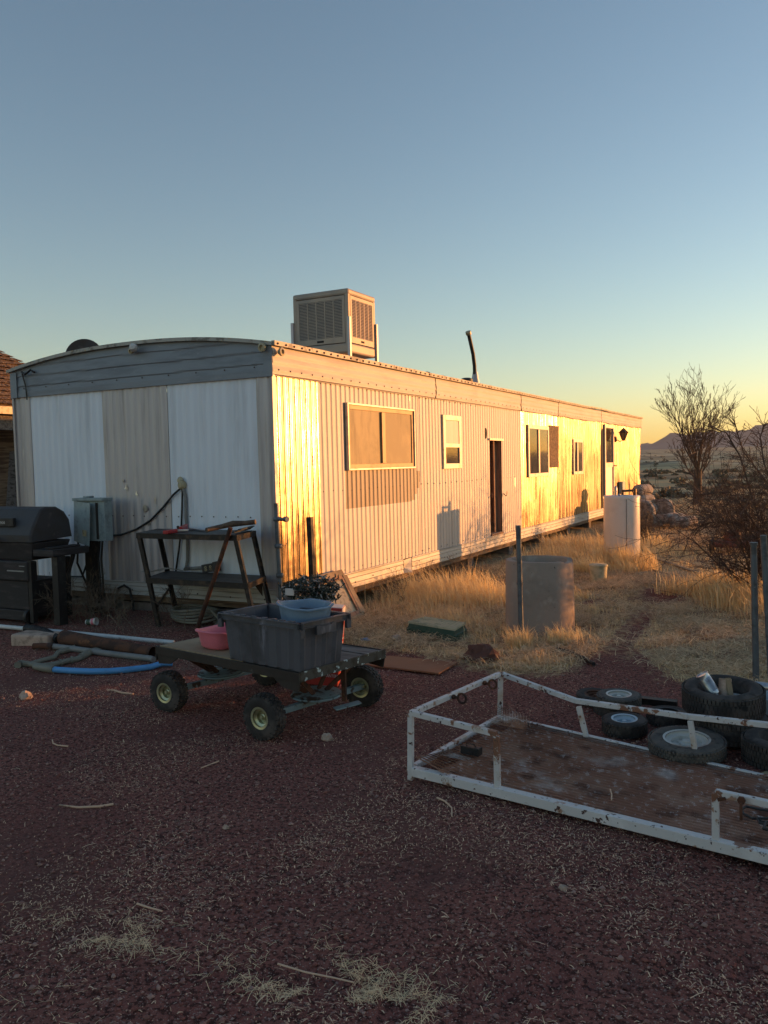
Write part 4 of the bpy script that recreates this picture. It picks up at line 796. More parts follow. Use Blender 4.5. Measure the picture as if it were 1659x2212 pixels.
# ------------------------------------------------------------------ flatbed wagon
cd = .42; NC = on_z(647, 1454, cd); a1, a2 = R(10.5), R(14)
e1 = Vector((-math.cos(a1), math.sin(a1), 0)); e2 = Vector((math.sin(a2), math.cos(a2), 0)); CL, CW = 1.34, .74
def cp_(u, v, z): return NC+e1*u+e2*v+Vector((0, 0, z-cd))
cart = thing('flatbed_wagon', cp_(CL/2, CW/2, 0), 'low flatbed garden wagon with chipped dark frame and four knobbly tyres', 'wagon')
mb = MB(); hz = .055
for (u0, v0), (u1, v1) in (((0, 0), (CL, 0)), ((0, CW), (CL, CW))): mb.bar(cp_(u0, v0, cd-hz/2), cp_(u1, v1, cd-hz/2), .012, hz)
mb.build('side_rail', M['darkwood'], cart, bev=.002)
mb = MB(); mb.bar(cp_(-.004, -.006, cd-hz/2+.003), cp_(-.004, CW+.006, cd-hz/2+.003), .012, hz+.004); mb.build('end_rail', M['cartpaint'], cart, bev=.002)
mb = MB(); mb.bar(cp_(CL+.004, -.006, cd-hz/2-.02), cp_(CL+.004, CW+.006, cd-hz/2-.02), .012, hz+.04); mb.build('end_rail', M['darkwood'], cart, bev=.002)
for k in range(5):
    w = CW/5; v0 = w*k+.008; v1 = w*(k+1)-.004; mb = MB()
    pts = [cp_(.012, v0, cd-.03), cp_(CL-.012, v0, cd-.03), cp_(CL-.012, v1, cd-.03), cp_(.012, v1, cd-.03)]; h_ = Vector((0, 0, .022+.003*random.random()))
    mb.add(pts+[p+h_ for p in pts], [(3, 2, 1, 0), (4, 5, 6, 7), (0, 1, 5, 4), (1, 2, 6, 5), (2, 3, 7, 6), (3, 0, 4, 7)]); mb.build('deck_plank', M['oldwood'], cart, bev=.003)
mb = MB()      # gussets of folded steel under the near corners
for v in (.0, CW):
    for u, s_ in ((0, 1), (CL, -1)):
        q = cp_(u, v, cd-hz); d = e1*s_; mb.add([q, q+d*.22, q+d*.14+Vector((0, 0, -.05)), q+d*.015+Vector((0, 0, -.062)), q+e2*.01, q+d*.22+e2*.01, q+d*.14+e2*.01+Vector((0, 0, -.05)), q+d*.015+e2*.01+Vector((0, 0, -.062))], [(0, 1, 2, 3), (7, 6, 5, 4), (0, 4, 5, 1), (1, 5, 6, 2), (2, 6, 7, 3), (3, 7, 4, 0)])
mb.build('corner_gusset', M['darkwood'], cart)
def tyre_parts(root, Rt, wt, mt, mr, knob=True, rimr=.5, lugs=26):
    """wheel standing on the y axis (axle along x), centred on 0"""
    rr_ = Rt*rimr; mb = MB(); pr = [(rr_, -wt*.36), (rr_+.012, -wt*.46), (Rt*.80, -wt*.5), (Rt*.93, -wt*.42), (Rt*.985, -wt*.2), (Rt, 0), (Rt*.985, wt*.2), (Rt*.93, wt*.42), (Rt*.80, wt*.5), (rr_+.012, wt*.46), (rr_, wt*.36), (rr_-.008, 0)]
    mb.lathe(pr, rot('Y', 90), 40, closed=True)
    if knob:
        for k in range(lugs):
            for row, off in ((-.34, 0), (-.11, .5), (.12, 0), (.34, .5)):
                a = 2*math.pi*(k+off)/lugs; hh = Rt*(.96 if abs(row) > .3 else 1.0); mb.box((wt*row-wt*.09, -Rt*.085, hh-.006), (wt*row+wt*.09, Rt*.085, hh+.007), Matrix.Rotation(a, 4, 'X'))
    t = mb.build('tyre', mt, root, smooth_=True)
    mb = MB(); mb.lathe([(rr_-.004, -wt*.42), (rr_*.98, -wt*.30), (rr_*.72, -wt*.22), (rr_*.70, -wt*.02), (rr_*.35, -wt*.02), (rr_*.33, -wt*.16), (rr_*.22, -wt*.2), (rr_*.2, -wt*.32), (0, -wt*.33)], rot('Y', 90), 32)
    mb.lathe([(rr_-.004, wt*.42), (rr_*.98, wt*.30), (rr_*.72, wt*.22), (rr_*.70, wt*.02), (rr_*.35, wt*.02), (rr_*.33, wt*.16), (rr_*.22, wt*.2), (rr_*.2, wt*.32), (0, wt*.33)], rot('Y', 90), 32)
    mb.lathe([(rr_-.002, -wt*.44), (rr_+.012, -wt*.47), (rr_+.010, -wt*.42)], rot('Y', 90), 32); mb.lathe([(rr_-.002, wt*.44), (rr_+.012, wt*.47), (rr_+.010, wt*.42)], rot('Y', 90), 32)
    for k in range(4): a = k*math.pi/2+.4; mb.lathe([(rr_*.06, 0), (rr_*.05, .008), (0, .01)], Matrix.Translation((-wt*.03, rr_*.5*math.cos(a), rr_*.5*math.sin(a))) @ rot('Y', -90), 6)
    mb.build('rim', mr, root, smooth_=True, sharp=35)
wh_ = None
wpos = [((on_z(573, 1595, 0)), 0), (on_z(785, 1524, 0), 0), (on_z(367, 1536, 0), 1), (None, 1)]
off = wpos[1][0]-wpos[0][0]; wpos[3] = (wpos[2][0]+off, 1)
for k, (p, g) in enumerate(wpos):
    w = bpy.data.objects.new('wheel', None); w.empty_display_size = .05; C.objects.link(w)
    if k == 0: tyre_parts(w, .133, .10, M['rubber'], M['rimzinc'], True, .42); w0 = w
    else:
        for ch in list(w0.children): c = ch.copy(); C.objects.link(c); c.parent = w
    w.parent = cart; w.location = Vector((p.x, p.y, .134))-cart.location; w.rotation_euler = (random.uniform(0, 3), 0, R([84, 92, 87, 90][k]))
for (A, B) in ((wpos[0][0], wpos[1][0]), (wpos[2][0], wpos[3][0])):
    a = Vector((A.x, A.y, .134)); b = Vector((B.x, B.y, .134)); c = (a+b)/2
    mb = MB(); mb.bar(a, b, .035, .035); mb.build('axle', M['bluepaint'], cart)
    mb = MB(); mb.lathe([(0, .165), (.16, .165), (.165, .172), (.16, .178), (0, .178)], T((c.x, c.y, 0)), 30); mb.lathe([(0, .182), (.15, .182), (.153, .188), (0, .192)], T((c.x, c.y, 0)), 30); mb.build('turntable', M['bluepaint'], cart, smooth_=True, sharp=30)
    for s_ in (-1, 1):
        for t in (-1, 1):
            mb = MB(); q = c+e2*(s_*CW*.40)+e1*(t*.12); mb.bar(Vector((c.x, c.y, .19))+e2*s_*.05+e1*t*.03, Vector((q.x, q.y, cd-.04)), .03, .012, up=e1); mb.build('strut', M['rust'], cart)
q = cp_(.02, CW*.52, 0); mb = MB(); mb.bar((q.x, q.y, .16), (q.x, q.y, cd-.03), .035, .012, up=e2); mb.build('hitch_bracket', M['rust'], cart)
mb = MB(); q0 = cp_(.05, CW*.45, .12); mb.bar(q0, cp_(-.02, CW*.65, .14), .06, .008); mb.build('drawbar', M['bluepaint'], cart)
# plywood sheet lying on the deck
mb = MB(); pts = [cp_(.50, .015, cd-.003), cp_(CL-.02, .01, cd-.003), cp_(CL-.03, CW-.10, cd-.003), cp_(.50, CW-.06, cd-.003)]
mb.add(pts+[p+Vector((0, 0, .009)) for p in pts], [(3, 2, 1, 0), (4, 5, 6, 7), (0, 1, 5, 4), (1, 2, 6, 5), (2, 3, 7, 6), (3, 0, 4, 7)]); solo(mb, 'plywood_sheet', M['ply'], 'tan plywood sheet lying on the left end of the wagon deck', 'plywood', origin=pts[0])
# ---- tote
NT = on_z(648, 1451.7, cd+.004); L1, W1, HT = .60, .335, .292
tote = thing('storage_tote', NT+e1*.35+e2*.2, 'faded grey ribbed storage tote on the wagon deck', 'tote')
def tp(u, v, z, out=0):      # u 0..1 along, v 0..1 across, flares with height
    f = 1+.10*z/HT; cu, cv = .5, .5
    return NT+e1*(L1*(cu+(u-cu)*f)+(out if u > .5 else -out)*0)+e2*(W1*(cv+(v-cv)*f))+Vector((0, 0, z))
mb = MB(); cs = [(0, 0), (1, 0), (1, 1), (0, 1)]
NZ = [0, .01, HT*.5, HT-.03, HT]
def wallface(inn, rev):
    sh = .012 if inn else 0; o = len(mb.v)
    ring = []
    for i in range(4):
        (u0, v0), (u1, v1) = cs[i], cs[(i+1) % 4]; nseg = 24 if i % 2 == 0 else 16
        for k in range(nseg):
            t = k/nseg; u = u0+(u1-u0)*t; v = v0+(v1-v0)*t; rb = 0
            if not inn and (k % 4 == 3): rb = -.011
            nx = (0, 1, 0, -1)[i]; ny = (-1, 0, 1, 0)[i]
            ring.append((u, v, -nx*(sh+rb) if True else 0, -ny*(sh+rb)))
    n = len(ring)
    for z in NZ:
        for (u, v, du, dv) in ring:
            kk = 1 if .004 < z < HT-.02 or inn else 0
            p = tp(u, v, z); mb.v.append(tuple(p+e1*du*kk+e2*dv*kk))
    for a in range(len(NZ)-1):
        for j in range(n):
            q = (o+a*n+j, o+a*n+(j+1) % n, o+(a+1)*n+(j+1) % n, o+(a+1)*n+j); mb.f.append(q if rev else q[::-1]); mb.m.append(0)
wallface(False, False); wallface(True, True)
mb.add([tp(0, 0, .004), tp(1, 0, .004), tp(1, 1, .004), tp(0, 1, .004)], [(0, 1, 2, 3)])
mb.build('body', M['tote'], tote)
mb = MB(); zz = HT
for i in range(4):
    (u0, v0), (u1, v1) = cs[i], cs[(i+1) % 4]; a = tp(u0, v0, zz); b = tp(u1, v1, zz); d = (b-a).normalized(); nrm = Vector((d.y, -d.x, 0)); nrm = -nrm if nrm.dot(a-tp(.5, .5, zz)) < 0 else nrm
    a = a-d*.02; b = b+d*.02
    mb.bar(a+nrm*.014, b+nrm*.014, .034, .005); mb.bar(a+nrm*.010+Vector((0, 0, -.034)), b+nrm*.010+Vector((0, 0, -.034)), .026, .004)
    L = (b-a).length; n = int(L/.035)
    for k in range(n+1): p = a+d*(L*k/n); mb.bar(p+nrm*.012+Vector((0, 0, -.034)), p+nrm*.012, .004, .036, up=d)
    for tt in (.03, .35, .65, .97) if i % 2 else (.02, .98): p = a+d*(L*tt)+nrm*.020; mb.bar(p+Vector((0, 0, -.085)), p+Vector((0, 0, -.03)), .035, .018, up=nrm)
    if i % 2: p = (a+b)/2+nrm*.020; mb.bar(p-d*.05+Vector((0, 0, -.06)), p+d*.05+Vector((0, 0, -.06)), .02, .045)
# hasp lugs along the long rim
for u in (.08, .2, .3, .42, .56, .7, .85): p = tp(u, 0, HT+.004); mb.bar(p-e1*.02-e2*.012, p+e1*.02-e2*.012, .018, .012)
mb.build('rim', M['tote'], tote)
# ---- tubs
def tub(name, c, ang, w, l, h, m, lb, cat, flare=1.18, rim=.012, handles=True, wob=0):
    root = thing(name, c, lb, cat); mb = MB(); n = 48
    def ring(sx, sy, z, k=3.2):
        o = []
        for j in range(n):
            t = 2*math.pi*j/n; ct, st = math.cos(t), math.sin(t); x = math.copysign(abs(ct)**(2/k), ct)*sx; y = math.copysign(abs(st)**(2/k), st)*sy
            zz = z+wob*math.sin(2*t+.6)*(z/h); dip = -.012*math.exp(-((abs(x)/sx-1)/.1)**2) if handles and z > h*.9 else 0
            o.append(Matrix.Rotation(ang, 3, 'Z') @ Vector((x, y, zz+dip))+Vector(c))
        return o
    f = lambda z: 1+(flare-1)*z/h
    zs = [(0, .86), (.006, .94), (h*.15, f(h*.15)), (h*.6, f(h*.6)), (h-.01, f(h))]
    rings = [ring(w/2*s_, l/2*s_, z) for z, s_ in zs]
    rings += [ring(w/2*flare+rim, l/2*flare+rim, h-.010), ring(w/2*flare+rim*1.15, l/2*flare+rim*1.15, h-.002), ring(w/2*flare+rim*.6, l/2*flare+rim*.6, h+.004), ring(w/2*flare-.003, l/2*flare-.003, h)]
    rings += [ring(w/2*f(h*.6)-.004, l/2*f(h*.6)-.004, h*.6), ring(w/2*.93, l/2*.93, .012), ring(.01, .01, .010)]
    o = 0
    for r_ in rings: mb.v.extend(tuple(p) for p in r_)
    for a in range(len(rings)-1):
        for j in range(n): mb.f.append((a*n+j, a*n+(j+1) % n, (a+1)*n+(j+1) % n, (a+1)*n+j)); mb.m.append(0)
    mb.f.append(tuple(range(n-1, -1, -1))); mb.m.append(0)
    mb.build('basin', m, root, smooth_=True, sharp=50); return root
bt = on_z(671, 1297, .79); bt = Vector((bt.x-.03, bt.y-.02, .59))
tub('blue_washtub', bt, math.atan2(e1.y, e1.x)+math.pi-.35, .30, .23, .185, M['bluetub'], 'slate blue plastic washtub set inside the grey tote', 'tub', wob=.006)
pk = cp_(.93, .23, cd+.008); tub('pink_washtub', pk, math.atan2(e1.y, e1.x)+math.pi, .24, .27, .125, M['pink'], 'pink plastic washtub on the plywood beside the grey tote', 'tub')
# ---- red carton behind the wagon
bc = on_z(690, 1488, 0); bx = thing('red_carton', bc, 'tall red and white printed carton leaning behind the wagon', 'carton')
mx = T((bc.x-.02, bc.y+.05, .012)) @ rot('Z', 22) @ rot('Y', 5); bw, bd_, bh = .25, .17, .575
mb = MB(); mb.box((-bw/2, 0, 0), (bw/2, bd_, bh*.86), mx, 0); mb.box((-bw/2, 0, bh*.86), (bw/2-.003, bd_, bh), mx, 0); mb.box((bw/2-.002, .002, bh*.80), (bw/2+.001, bd_-.002, bh-.002), mx, 1); mb.box((-bw/2+.02, .02, bh), (bw/2-.004, bd_-.01, bh+.004), mx, 1); mb.build('box', [M['redbox'], M['boxwhite']], bx, bev=.003)
text('box_lettering', 'QUALITY GUARANTEED', .031, M['boxwhite'], bx, mx @ T((-.0, -.002, .075)) @ rot('X', 90), sx=.78)
mb = MB()
for k in range(14): mb.box((.07+.005*k, -.0035, .13), (.07+.005*k+random.choice((.002, .003)), -.002, .165), mx)
mb.build('barcode', M['boxwhite'], bx)
text('box_side_lettering', 'IOICJ', .11, M['boxwhite'], bx, mx @ T((bw/2+.002, bd_/2, bh*.60)) @ rot('Z', 90) @ rot('X', 90) @ rot('Z', -90), sx=1.1)
# ---- bucket with the tangle of string lights
q = on_y(668, 1300, 5.95); wb = thing('white_bucket', (q.x, q.y, 0), 'white bucket behind the tote under the tangled string lights', 'bucket')
lz = on_y(672, 1292, 5.95).z
mb = MB(); mb.lathe([(0, .01), (.12, .01), (.155, lz-.03), (.165, lz-.02), (.165, lz), (.15, lz), (.115, .03), (0, .03)], T((q.x+.06, q.y, 0)), 28); mb.build('pail', M['whiteplastic'], wb, smooth_=True)
mb = MB(); pts = [(q.x+.06+.165*math.cos(t), q.y-.02-.02*math.sin(t)-.15*abs(math.sin(t))*0, lz-.02-.16*math.sin(t)) for t in np.linspace(0, math.pi, 14)]; mb.tube([(x, y-.16*math.sin(t), z) for (x, y, z), t in zip(pts, np.linspace(0, math.pi, 14))], .003, 5); mb.build('bail', M['steelblk'], wb)
sl = thing('string_lights', (q.x, q.y, lz), 'dark green tangle of string lights heaped on the white bucket', 'string lights')
mb = MB()
cx0, cx1 = on_y(628, 1270, 5.95).x, on_y(722, 1270, 5.95).x; cm, hw = (cx0+cx1)/2, (cx1-cx0)/2
for k in range(120):
    p = Vector((cm+random.uniform(-1, 1)*hw*.9, q.y+random.uniform(-.13, .13), lz+.02+random.random()**1.2*.14)); pts = [p]
    for j in range(6):
        p = p+Vector((random.gauss(0, .035), random.gauss(0, .03), random.gauss(0, .025))); p.z = max(lz-.02 if abs(p.x-cm) < hw else lz-.1, min(lz+.17, p.z)); p.x = min(cm+hw*1.05, max(cm-hw*1.05, p.x)); pts.append(p)
    mb.tube(pts, .0042, 4)
    for j in (1, 3, 5):
        d = Vector((random.gauss(0, 1), random.gauss(0, 1), random.gauss(0, 1))).normalized(); mb.tube([pts[j], pts[j]+d*.022, pts[j]+d*.045], [.006, .006, .002], 5, k=0 if random.random() < .65 else 1)
mb.build('wires', [M['cord'], M['cordw']], sl)
p = Vector((cm-hw*.62, q.y-.15, lz+.07)); mb = MB(); mb.box((p.x-.035, p.y-.012, p.z-.03), (p.x+.055, p.y, p.z+.03)); mb.build('plug_tag', M['whiteplastic'], sl, bev=.004)

# ------------------------------------------------------------------ things on the straw
cs = [G(837.5, 1420.5), G(988.6, 1436), G(948, 1462), G(780, 1438.7)]
mb = MB(); up = [Vector((0, 0, .03))]*4; top = [p+Vector((0, 0, h_)) for p, h_ in zip(cs, (.018, .022, .03, .018))]
mb.add([p-Vector((0, 0, .0)) + Vector((0, 0, h_-.012)) for p, h_ in zip(cs, (.018, .022, .03, .018))]+top, [(3, 2, 1, 0), (4, 5, 6, 7), (0, 1, 5, 4), (1, 2, 6, 5), (2, 3, 7, 6), (3, 0, 4, 7)]); solo(mb, 'rusty_sheet', M['rustsheet'], 'flat rust-brown metal sheet on the ground right of the wagon', 'metal sheet')
hv = .105; c4 = [G(880.5, 1343.7, hv), G(918, 1333, hv), G(1006.7, 1346.3, hv), G(983, 1360.6, hv)]
vb = thing('valve_box', (c4[0]+c4[2])/2-Vector((0, 0, hv)), 'low green irrigation valve box with a faded waffle lid in the straw', 'valve box')
def inset(P_, d, z):
    c = sum(P_, Vector())/len(P_); return [p+(c-p).normalized()*d+Vector((0, 0, z)) for p in P_]
a = inset(c4, .015, -.012); b = inset(c4, -.012, -hv-.04); mid = inset(c4, .0, -.05); mid2 = inset(c4, -.012, -.055)
mb = MB(); mb.add(a+mid+mid2+b, [(i+4*k, (i+1) % 4+4*k, (i+1) % 4+4*k+4, i+4*k+4) for k in range(3) for i in range(4)]); mb.build('body', M['greenbox'], vb)
mb = MB(); t = inset(c4, .004, .006); l_ = inset(c4, .004, -.011); mb.add(l_+t, [(3, 2, 1, 0), (4, 5, 6, 7), (0, 1, 5, 4), (1, 2, 6, 5), (2, 3, 7, 6), (3, 0, 4, 7)])
for u in np.linspace(.05, .95, 11): mb.bar(t[0].lerp(t[3], u)+Vector((0, 0, .002)), t[1].lerp(t[2], min(1, u+.0))+Vector((0, 0, .002)), .008, .004)
for v in np.linspace(.05, .95, 8): mb.bar(t[0].lerp(t[1], v)+Vector((0, 0, .002)), t[3].lerp(t[2], v)+Vector((0, 0, .002)), .008, .004)
mb.build('lid', M['greenlid'], vb)
def rock(name, c, s, m, lb, cat='rock', seed=1, group=None):
    mb = MB(); us = np.linspace(0, 2*math.pi, 15); vs = np.linspace(-math.pi/2, math.pi/2, 9)
    def f(u, v):
        d = Vector((math.cos(u)*math.cos(v), math.sin(u)*math.cos(v), math.sin(v))); k = 1+.55*noise.noise(d*1.4+Vector((seed*3.1, seed, 0)))+.2*noise.noise(d*3.5+Vector((seed, 0, 0)))
        return (c[0]+d.x*k*s[0], c[1]+d.y*k*s[1], c[2]+max(-.5, d.z*k)*s[2]+s[2]*.3)
    mb.grid(f, list(us[:-1])+[0], list(vs)); return solo(mb, name, m, lb, cat, group)
rock('lava_rock', G(1040, 1428), (.15, .10, .11), M['rock'], 'dark red angular rock at the edge of the straw', seed=4)
# concrete well ring
g = G(1164, 1373); rc = G(1164, 1373)+Vector((-.08, .30, 0)); ro = .318
zt_r = H-(1210-996)*(Vector((rc.x, rc.y)).length*.983)/F
mb = MB(); pr = [(ro+.012, -.05), (ro+.010, .0), (ro, zt_r-.02), (ro-.008, zt_r), (ro-.052, zt_r+.002), (ro-.06, zt_r-.01), (ro-.06, -.05)]
mb.lathe(pr, T((rc.x, rc.y, 0)), 64)
mb.v = [(x+(.006*float(fbm(x*9, z*9+y*7, 2))), y+.006*float(fbm(y*9, z*9+x*7, 2)), z+(.018*float(fbm(x*6, y*6, 3)) if z > .3 else 0)-(.02 if (z > .3 and x > rc.x+.2 and abs(y-rc.y) < .12) else 0)) for x, y, z in mb.v]
solo(mb, 'concrete_ring', M['concrete'], 'open weathered concrete well ring standing in the dry grass', 'concrete ring', smooth_=True, sharp=50)
a = G(1126, 1380); b = on_y(1119.5, 1135, a.y); post('steel_post', a, b, .024, M['pipe'], 'grey pipe post in front of the concrete ring', extra=lambda mb: mb.tube([a.lerp(b, .48), a.lerp(b, .5)], .030, 12))
# low green can
c = G(1289, 1258); c = c+Vector((0, .1, 0)); mb = MB(); mb.lathe([(0, 0), (.105, 0), (.115, .20), (.125, .205), (.125, .225), (.11, .232), (0, .235)], T(c), 24); solo(mb, 'green_can', M['greenlid'], 'squat green lidded can in the grass between the ring and the tank', 'can', smooth_=True)
# water heater
tx, ty = -2.65, 13.02; wt_ = thing('water_heater', (tx, ty, 0), 'white cylindrical water heater standing in golden grass', 'water heater')
rt = .272; ztk = 1.045
mb = MB(); mb.lathe([(rt-.01, .0), (rt, .02), (rt, ztk-.05), (rt+.004, ztk-.048), (rt+.004, ztk-.01), (rt-.004, ztk), (0, ztk+.012)], T((tx, ty, 0)), 64); tk = mb.build('tank', M['tank'], wt_, smooth_=True, sharp=50)
vd = Vector((-tx, -ty, 0)).normalized(); sd_ = Vector((-vd.y, vd.x, 0)); mb = MB(); q = Vector((tx, ty, 0))+vd*(rt*.955)-sd_*(-.07)
mb.bar((q.x, q.y, .02), (q.x, q.y, ztk-.05), .006, .02, up=vd); mb.build('seam', M['screw'], tk)
mb = MB(); mb.tube([(tx+.02, ty, ztk+.07), (tx+.21, ty, ztk+.08)], .018, 8); mb.tube([(tx+.02, ty, ztk), (tx+.02, ty, ztk+.09)], .02, 8); mb.tube([(tx+.2, ty, ztk), (tx+.2, ty, ztk+.1)], .028, 8); mb.build('brass_pipes', M['brass'], wt_, smooth_=True)
mb = MB(); mb.tube([(tx-.08, ty-.05, ztk), (tx-.08, ty-.05, ztk+.12), (tx-.08, ty-.05, ztk+.15)], [.022, .028, .012], 8); mb.tube([(tx-.0, ty-.12, ztk-.04), (tx+.0, ty-.2, ztk+.03)], .015, 6); mb.build('valve', M['duct'], wt_, smooth_=True)
# hoses on the path
for k, (P_, lb) in enumerate(((((1390, 1214), (1415, 1206), (1450, 1218), (1490, 1232), (1540, 1246)), 'dusty hose looping right from the water heater, the upper strand'), (((1380, 1240), (1410, 1232), (1440, 1240), (1500, 1250)), 'dusty hose lying lower on the path right of the water heater'), (((1205, 1402), (1235, 1410), (1262, 1422), (1282, 1434)), 'dark stick-like hose end on the cinder path below the concrete ring'))):
    mb = MB(); mb.tube([G(a, b, .02) for a, b in P_], .016, 7); solo(mb, 'garden_hose', M['hose' if k < 2 else 'black'], lb, 'hose', 'hoses in the grass' if k < 2 else None, smooth_=True)
# recliner
c = G(1440, 1158); ac = thing('recliner_chair', (c.x, c.y, 0), 'mottled grey reclined armchair abandoned in the weeds', 'armchair')
fw = Vector((.93, -.37, 0)).normalized(); sw = Vector((fw.y, -fw.x, 0))      # fw: towards the footrest; sw: towards the camera's left
base = G(1424, 1140)
def cu(a, b, r_, nm, sy=1.0, n=14):   # puffy cushion roll
    mb = MB(); A = base+fw*a[0]+sw*a[1]+Vector((0, 0, a[2])); B = base+fw*b[0]+sw*b[1]+Vector((0, 0, b[2])); P_ = [A.lerp(B, t) for t in (0, .03, .12, .3, .5, .7, .88, .97, 1)]
    mb.tube(P_, [r_*.35, r_*.75, r_*.95, r_*1.02, r_*1.04, r_*1.02, r_*.95, r_*.75, r_*.35], n); mb.v = [(x, y, z) for x, y, z in mb.v]; return mb.build(nm, M['velour'], ac, smooth_=True, sharp=60)
cu((-.42, -.30, .86), (-.42, .30, .86), .14, 'headrest'); cu((-.36, -.28, .62), (-.36, .28, .62), .15, 'back_cushion'); cu((-.28, -.27, .42), (-.28, .27, .42), .14, 'back_cushion')
mb = MB(); 
for s_ in (-1, 1):
    mx = Matrix((fw, sw, Vector((0, 0, 1)))).transposed().to_4x4(); mx.translation = base
    mb = MB(); mb.prism([(-.45, 0), (.18, 0), (.12, .48), (.02, .62), (-.12, .66), (-.45, .60)], .17, mx @ T((0, s_*.42+.085, 0)) @ rot('X', 90)); mb.build('arm', M['velour'], ac, bev=.05)
mb = MB(); mb.box((-.35, -.32, .05), (.25, .32, .30), mx); mb.build('seat_cushion', M['velour'], ac, bev=.06)
cu((.30, -.30, .24), (.30, .30, .22), .12, 'leg_cushion'); cu((.50, -.30, .20), (.50, .30, .18), .15, 'footrest'); cu((.72, -.27, .17), (.72, .27, .15), .13, 'footrest')
# old mower behind the twigs
c = G(1580, 1196); mw_ = thing('red_mower', c, 'small faded red push mower behind the bare bush twigs', 'mower')
mb = MB(); mb.box((c.x-.28, c.y-.05, c.z+.10), (c.x+.35, c.y+.42, c.z+.20)); mb.lathe([(.14, .2), (.15, .24), (.11, .36), (0, .37)], T((c.x, c.y+.18, c.z)), 16); mb.build('deck', M['oldred'], mw_, bev=.03)
for dx, dy in ((-.31, 0), (-.31, .38), (.36, 0), (.36, .38)): mb = MB(); mb.lathe([(0, -.025), (.08, -.025), (.11, -.02), (.11, .02), (.08, .025), (0, .025)], T((c.x+dx, c.y+dy, c.z+.11)) @ rot('Y', 90), 20); mb.build('wheel', M['black'], mw_, smooth_=True)
mb = MB(); mb.tube([(c.x-.2, c.y+.4, c.z+.2), (c.x-.15, c.y+1.1, c.z+.85), (c.x+.2, c.y+1.1, c.z+.85), (c.x+.25, c.y+.4, c.z+.2)], .013, 6); mb.build('push_handle', M['steelblk'], mw_)
a = G(1400, 1112); post('thin_stake', a, on_y(1400, 1040, a.y), .022, M['oldwood'], 'thin pale stake standing beyond the far corner of the home', cat='stake')
# the two pipe posts at the right edge
a = G(1633, 1470); b = on_y(1628, 1174, a.y); post('steel_post', a, b, .0225, M['pipe'], 'shorter capped pipe post near the right edge', extra=lambda mb: mb.tube([b-Vector((0, 0, .01)), b+Vector((0, 0, .008))], .028, 12))
a = G(1668, 1500); b = on_y(1649, 1156, a.y); post('steel_post', a, b, .0215, M['pipe'], 'taller leaning pipe post at the right edge of the picture')
# ------------------------------------------------------------------ white metal rack lying on the yard
rk = thing('metal_rack', G(1200, 1650), 'rusty white metal rack with an expanded-mesh floor lying on the red yard', 'metal rack')
FLb = G(887, 1682); FLt = on_y(887.5, 1541, FLb.y); BLb = G(1080, 1556); BLt = on_y(1081.5, 1455, BLb.y)
FR = G(1557, 1852); ff = (Vector((FR.x, FR.y, 0))-Vector((FLb.x, FLb.y, 0))).normalized()
FE = Vector((FLb.x, FLb.y, 0))+ff*2.25; br = G(1505, 1654); BLg = Vector((BLb.x, BLb.y, 0)); bk = (Vector((br.x, br.y, 0))-BLg).normalized(); BE = BLg+bk*2.3
Z3 = lambda p, z: Vector((p.x, p.y, z))
tk_ = .028
def rbar(nm, a, b, w=tk_): mb = MB(); mb.bar(a, b, w, w); return mb.build(nm, M['rackpaint'], rk, bev=.003)
rbar('corner_post', Z3(FLb, -.01), FLt); rbar('corner_post', Z3(BLb, .0), BLt)
fb = lambda t, z: Z3(Vector((FLb.x, FLb.y, 0))+ff*t, z); bb = lambda t, z: Z3(BLg+bk*t, z)
rbar('bottom_rail', fb(.02, .045), fb(2.25, .05), .045); rbar('bottom_rail', bb(.02, .02), bb(2.3, .02))
rbar('bottom_rail', fb(.0, .05), Z3(BLb, .02), .03)
lt = rbar('top_rail', FLt+Vector((0, 0, .0)), BLt)
tm = (G(1091, 1716)-FLb); t1 = Vector((tm.x, tm.y, 0)).length; MPt = on_y(1093, 1588, fb(t1, 0).y)
mp = fb(t1, MPt.z); rbar('top_rail', FLt+Vector((0, 0, .004)), mp+Vector((0, 0, 0))); rbar('gate_post', fb(t1, .06), mp+Vector((0, 0, -.01)))
q = fb((Vector((FR.x-FLb.x, FR.y-FLb.y, 0))).length-.02, 0); rp = Z3(q, on_y(1547, 1712, q.y).z); rbar('gate_post', Z3(q, .06), rp)
q2 = fb(2.25, 0); rr2 = Z3(q2, rp.z-.005); rbar('top_rail', rp, rr2); rbar('corner_post', Z3(q2, .06), rr2)
# bent back rail
P0 = BLt; P1 = on_y(1244.5, 1513.8, bb(.62, 0).y); P2 = on_y(1488, 1548, bb(1.22, 0).y); P3 = on_y(1659, 1566, bb(1.55, 0).y); P4 = P3+(P3-P2)*1.9
for a, b in ((P0, P1), (P1, P2), (P2, P3.lerp(P4, .0)), (P3, P4)): rbar('top_rail', a, b)
a = G(1267, 1601); rbar('back_post', Z3(a, .02), on_y(1250, 1526, a.y)); a = G(1505, 1654); rbar('back_post', Z3(a, .02), on_y(1491, 1556, a.y))
rbar('corner_post', bb(2.3, .0), Z3(bb(2.3, 0), P4.z)); rbar('top_rail', rr2, Z3(bb(2.3, 0), P4.z)); rbar('bottom_rail', fb(2.25, .05), bb(2.3, .02), .03)
